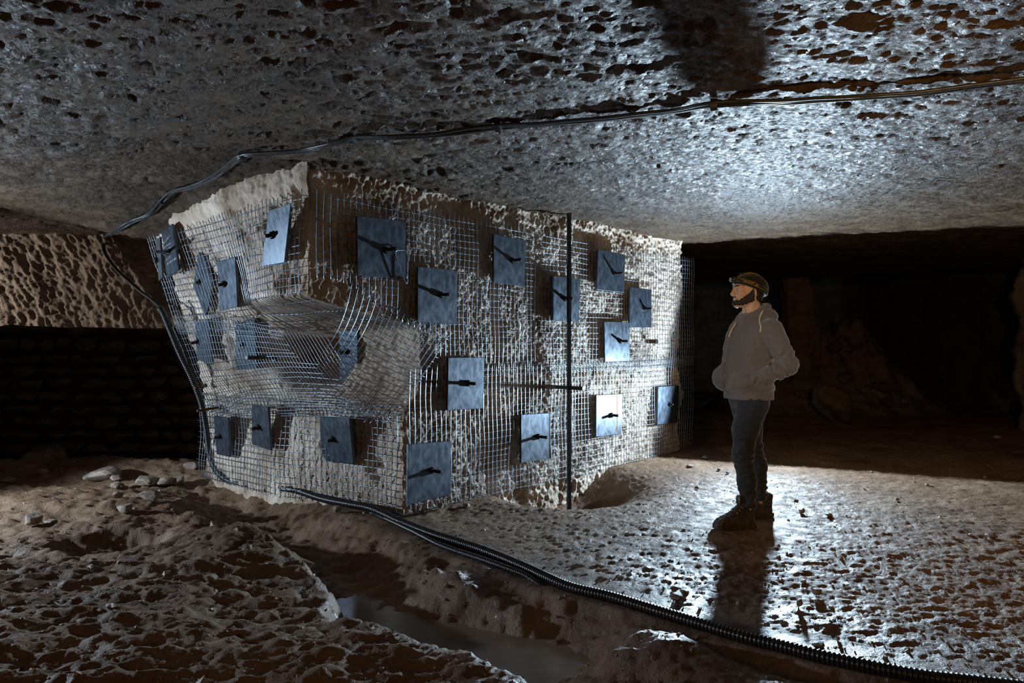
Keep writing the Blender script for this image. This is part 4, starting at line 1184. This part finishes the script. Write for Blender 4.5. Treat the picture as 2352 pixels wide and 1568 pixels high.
# ---- hooded jacket
TZ = np.array([.895, .92, .95, 1.0, 1.06, 1.12, 1.20, 1.28, 1.36, 1.42, 1.47, 1.50])
TF = np.array([.105, .118, .142, .158, .155, .142, .124, .108, .088, .060, .030, .010])     # front
TB = np.array([-.170, -.182, -.190, -.188, -.178, -.172, -.180, -.195, -.205, -.200, -.172, -.150])   # back
TW = np.array([.172, .178, .192, .195, .192, .190, .192, .200, .205, .190, .130, .090])
def hoodie(x, y, z):
    cx = np.interp(z, TZ, (TF+TB)/2); a = np.interp(z, TZ, (TF-TB)/2); b = np.interp(z, TZ, TW)
    q = ((np.abs(x-cx)/a)**2.3+(np.abs(y)/b)**2.3)**(1/2.3)
    d = (q-1)*np.minimum(a, b)
    # folds of the body
    d = d-.009*noise3(x*9, y*9, z*7)-.0045*noise3(x*22, y*22, z*17)
    d = d-.007*np.exp(-((z-.972)/.020)**2)*(1+.5*noise3(x*14, y*14, z*3))
    d = d+.010*sst(.955, .935, z)
    d = np.maximum(d, z-1.50)
    # shoulders and sleeves
    for s in (1, -1):
        el_ = np.array([-.190, .243, 1.135]) if s > 0 else np.array([-.165, -.25, 1.135])
        wr = np.array([.022, .203, 1.030]) if s > 0 else np.array([.05, -.195, 1.05])
        sh = np.array([-.095, .178*s, 1.375])
        c1, t1 = cap(x, y, z, sh, el_, .083, .066, True)
        c2, t2 = cap(x, y, z, el_, wr, .066, .046, True)
        fold = noise3(x*11, y*11, z*11)
        c1 = c1-.0095*np.sin(t1*24+5*fold)*sst(.35, .95, t1)-.004*noise3(x*20, y*20, z*20)
        c2 = c2-.0110*np.sin(t2*34+5*fold)*sst(1.0, .1, t2)*(.55+.45*sst(.0, .4, t2))-.003*noise3(x*26, y*26, z*26)
        c2 = c2+.006*np.exp(-((t2-.86)/.02)**2)
        arm = smin(c1, c2, .022)
        d = smin(d, arm, .022)
    # pocket pouches pushed out by the hands
    d = smin(d, ell(x, y, z, (.118, -.085, 1.035), (.075, .085, .085)), .035)
    d = smin(d, ell(x, y, z, (.085, .118, 1.012), (.088, .088, .072)), .030)
    d = smax(d, -cap(x, y, z, (.030, .235, 1.085), (.062, .215, .985), .010, .010), .010)      # pocket mouth
    # hood bunched behind the neck, and its collar
    d = smin(d, ell(x, y, z, (-.165, 0, 1.475), (.068, .125, .060))-.006*noise3(x*20, y*14, z*24), .025)
    col = None
    P = [(.022, .012, 1.425), (.010, .058, 1.462), (-.045, .088, 1.495), (-.105, .085, 1.525), (-.150, .045, 1.540), (-.165, 0, 1.540)]
    for i in range(len(P)-1):
        c = cap(x, np.abs(y), z, P[i], P[i+1], .019+.003*i, .019+.003*(i+1)); col = c if col is None else np.minimum(col, c)
    d = smin(d, col, .014)
    neckhole = cap(x, y, z, (-.055, 0, 1.60), (-.075, 0, 1.46), .074, .060)
    d = smax(d, -neckhole, .010)
    return np.maximum(d, .893-z)
HOOD = sdf_obj('hooded_jacket', hoodie, (-.32, -.36, .875), (.24, .36, 1.60), .0055, M['hoodie'], label='grey hooded zip jacket')
# ribbed hem band, zip, cords
def hemband(x, y, z):
    cx, a, b = -.032, .150, .182
    q = ((np.abs(x-cx)/a)**2.3+(np.abs(y)/b)**2.3)**(1/2.3)
    d = np.abs((q-1)*a-.001*np.sin(np.arctan2(y, x)*110))-.006
    return np.maximum(d, np.abs(z-.918)-.030)
sdf_obj('hem_band', hemband, (-.21, -.21, .875), (.15, .21, .96), .005, M['hoodie'], HOOD)
zp_ = [hit(hoodie, (.35, .004, z), (-1, 0, 0), .5)+np.array([.0015, 0, 0]) for z in np.linspace(1.43, .93, 40)]
tube('zip', smooth_line(np.array(zp_)), .0042, 6, M['zip'], HOOD)
o = obj('zip_pull', box_mesh('zip_pull', .004, .008, -.022, 0, .001), M['zip'], HOOD); o.location = zp_[3]+np.array([.006, 0, 0])
for s in (1, -1):
    w = [(-.075, .112, 1.515), (-.045, .135, 1.47), (-.022, .150, 1.435), (-.012, .160, 1.40), (-.006, .165, 1.365)] if s > 0 else [(.025, -.02, 1.43), (.04, -.035, 1.40), (.055, -.04, 1.37), (.06, -.045, 1.33)]
    pts = []
    for p in w:
        pts.append(hit(hoodie, (p[0], .35*s, p[2]), (0, -s, 0), .45)+np.array([0, .004*s, 0]) if s > 0 else hit(hoodie, (.35, p[1], p[2]), (-1, 0, 0), .45)+np.array([.004, 0, 0]))
    pts = resample(np.array(pts), .006)
    rr = np.full(len(pts), .0052); rr[-3:] = .0068
    tube('drawstring', pts, rr, 7, M['cord'], HOOD, label='cream drawstring')
# seams
for s in (1, -1):
    seam = []
    for t in np.linspace(-.9, 1.15, 26):
        p = np.array([-.095+.105*math.sin(t)*1.0, 0, 1.375-.02+.11*math.cos(t)])
        seam.append(hit(hoodie, (p[0], .36*s, p[2]), (0, -s, 0), .42)+np.array([0, .0008*s, 0]))
    tube('armhole_seam', smooth_line(np.array(seam), 10), .0026, 5, M['hoodie'], HOOD)

# ---- jeans
LK = [(-.015, .085, .86), (.050, .105, .68), (.078, .115, .50), (.052, .122, .32), (.046, .126, .165)]
RK = [(-.060, -.085, .86), (-.095, -.095, .68), (-.128, -.105, .52), (-.172, -.115, .38), (-.190, -.124, .165)]
LR = [.112, .088, .066, .062, .058]; RR = [.112, .088, .068, .066, .058]
def jeans(x, y, z):
    d = ell(x, y, z, (-.035, 0, .90), (.132, .164, .13))
    for P, R in ((LK, LR), (RK, RR)):
        leg = chain(x, y, z, P, R, .03)
        f = noise3(x*10, y*10, z*9)
        w = np.exp(-((z-.50)/.07)**2)*.8+np.exp(-((z-.20)/.06)**2)*1.3+.25
        leg = leg-.0050*np.sin(z*120+6*f+x*30)*w-.0035*noise3(x*18, y*18, z*12)
        d = smin(d, leg, .03)
    d = d-.002*noise3(x*30, y*30, z*20)
    return np.maximum(np.maximum(d, z-.935), .135+.02*noise3(x*20, y*20, z*0)-z)
J = sdf_obj('jeans', jeans, (-.30, -.28, .09), (.22, .28, .96), .0055, M['jeans'], label='dark blue jeans')
sm = [hit(jeans, (-.05+.010*math.sin(k*.5), .35, z), (0, -1, 0), .45)+np.array([0, .001, 0]) for k, z in enumerate(np.linspace(.88, .76, 10))]
tube('pocket_seam', smooth_line(np.array(sm)), .0024, 5, M['jeans'], J)

# ---- hiking shoes
def shoe(ox, oy, label):
    root = obj('shoe', None, None, man, label=label)
    def plan(x):                           # half width along the foot, heel x=0 .. toe x=.30
        return np.interp(x, [-.01, .02, .08, .15, .22, .27, .295, .31], [.020, .036, .036, .041, .050, .046, .034, .016])
    def upper(x, y, z):
        X_, Y_ = x-ox, y-oy
        top = np.interp(X_, [0, .03, .07, .11, .15, .20, .26, .30], [.165, .185, .19, .172, .135, .098, .075, .045])
        w = plan(X_)-.002
        r = np.interp(z, [0, .05, .10, .19], [1.0, 1.0, .92, .86])
        d = np.abs(Y_)-w*r*np.sqrt(np.clip(1-((z-.02)/np.maximum(top, .02))**6, 0, 1))
        d = smax(d, z-top, .014); d = smax(d, .022-z, .004)
        d = smax(d, -X_-.004+.010*np.sin(z*22), .012); d = smax(d, X_-.300, .012)
        d = d-.0022*noise3(x*40, y*40, z*40)
        d = d+.0022*np.exp(-((np.abs(z-.062-.25*np.clip(.16-X_, 0, .1)))/.004)**2)
        return smax(d, -cap(x, y, z, (ox+.06, oy, .25), (ox+.055, oy, .17), .036, .032), .006)
    def sole(x, y, z):
        X_, Y_ = x-ox, y-oy
        d = np.abs(Y_)-plan(X_)-.004
        d = smax(d, np.abs(z-.016-.006*sst(.2, .31, X_))-.016, .005)
        lug = np.maximum(np.abs(((X_*48) % 1)-.5)*.02-.0025, z-.006)
        return smax(smax(smax(d, -X_-.008, .006), X_-.300, .010), -np.maximum(lug, -(np.abs(Y_)-.0)*0-1), .001)
    u = obj('upper', (lambda vq: mesh_arrays('upper', *vq))(surface_nets(upper, (ox-.03, oy-.07, .005), (ox+.33, oy+.07, .215), .0036)), M['leather'], root)
    obj('sole', (lambda vq: mesh_arrays('sole', *vq))(surface_nets(sole, (ox-.03, oy-.07, -.01), (ox+.34, oy+.07, .055), .0036)), M['sole'], root)
    tg = lambda x, y, z: ell(x, y, z, (ox+.118, oy, .195), (.010, .030, .040))
    obj('tongue', (lambda vq: mesh_arrays('tongue', *vq))(surface_nets(tg, (ox+.09, oy-.04, .14), (ox+.14, oy+.04, .25), .004)), M['leather'], root)
    P = []
    for k in range(7):
        xx = ox+.112+.022*k; s = 1 if k % 2 else -1
        q = hit(upper, (xx, oy+.022*s, .30), (0, 0, -1), .3); P.append(q+np.array([.002, 0, .004]))
    tube('lace', resample(np.array(P), .005), .0026, 5, M['hose'], root)
    bow = [P[0], P[0]+np.array([-.012, .03, .012]), P[0]+np.array([-.004, .042, -.006]), P[0]+np.array([.004, .012, -.002]), P[0]+np.array([.008, -.03, .010]), P[0]+np.array([.012, -.036, -.008]), P[0]]
    tube('lace_bow', resample(np.array(bow), .005), .0024, 5, M['hose'], root)
    for k in range(3):
        q = hit(upper, (ox+.105+.02*k, oy+.09, .150-.018*k), (0, -1, 0), .12)
        bm = bmesh.new(); bmesh.ops.create_icosphere(bm, subdivisions=2, radius=.0055)
        e = obj('eyelet', bm_mesh('eyelet', bm, True), M['eyelet'], root); e.location = q
    return root
M['eyelet'] = plain('brass_eyelet', (.50, .30, .18), .3, .5, .8)
shoe(.004, .130, 'near hiking shoe, toe pointing at the pillar')
shoe(-.298, -.128, 'far hiking shoe, half hidden behind the near one')

# ---- fine fuzz standing off the cloth and hair, which catches the light from behind
def translucent(name, c):
    m = bpy.data.materials.new(name); m.use_nodes = True
    nt = m.node_tree; b = nt.nodes['Principled BSDF']
    nz = nt.nodes.new('ShaderNodeTexNoise'); nz.inputs['Scale'].default_value = 60
    cr = nt.nodes.new('ShaderNodeValToRGB'); cr.color_ramp.elements[0].color = (*[x*.8 for x in c], 1); cr.color_ramp.elements[1].color = (*c, 1)
    tr = nt.nodes.new('ShaderNodeBsdfTranslucent'); mx = nt.nodes.new('ShaderNodeMixShader'); mx.inputs[0].default_value = .75
    nt.links.new(nz.outputs['Fac'], cr.inputs['Fac'])
    nt.links.new(cr.outputs['Color'], b.inputs['Base Color']); nt.links.new(cr.outputs['Color'], tr.inputs['Color'])
    b.inputs['Roughness'].default_value = .8
    nt.links.new(b.outputs[0], mx.inputs[1]); nt.links.new(tr.outputs[0], mx.inputs[2]); nt.links.new(mx.outputs[0], nt.nodes['Material Output'].inputs['Surface'])
    return m
def fuzz(parent, n, length, width, mat, seed, name='fuzz'):
    me = parent.data; r = np.random.default_rng(seed)
    co = np.empty(len(me.vertices)*3, np.float32); me.vertices.foreach_get('co', co); co = co.reshape(-1, 3)
    q = np.empty(len(me.polygons)*4, np.int32); me.loops.foreach_get('vertex_index', q); q = q.reshape(-1, 4)
    k = r.integers(0, len(q), n); A, B, C, D = [co[q[k, i]] for i in range(4)]
    u, w = r.random((n, 1)), r.random((n, 1))
    P = A*(1-u)*(1-w)+B*u*(1-w)+C*u*w+D*(1-u)*w
    N = np.cross(C-A, D-B); N /= np.linalg.norm(N, axis=1)[:, None]+1e-9
    d = N+.55*r.normal(size=(n, 3)); d /= np.linalg.norm(d, axis=1)[:, None]
    s = np.cross(d, r.normal(size=(n, 3))); s /= np.linalg.norm(s, axis=1)[:, None]
    L = length*r.uniform(.5, 1.2, (n, 1))
    V = np.stack([P-s*width, P+s*width, P+d*L], 1).reshape(-1, 3)
    o = obj(name, mesh_arrays(name, V, np.arange(3*n).reshape(-1, 3), False), mat, parent, kind='stuff')
    return o
FZ = translucent('grey_fuzz', (.50, .49, .49)); FJ = translucent('blue_fuzz', (.09, .11, .15)); FH = translucent('dark_fuzz', (.12, .11, .10))
fuzz(HOOD, 90000, .0042, .00026, FZ, 1)
fuzz(J, 40000, .0035, .00030, FJ, 2)
for o in list(man.children):
    if o.name.startswith('beanie'): fuzz(o, 16000, .0050, .00030, FH, 3)
    if o.name.startswith('beard'): fuzz(o, 8000, .0050, .00025, FH, 4)
    if o.name.startswith('hair'): fuzz(o, 6000, .0075, .00030, FH, 5)
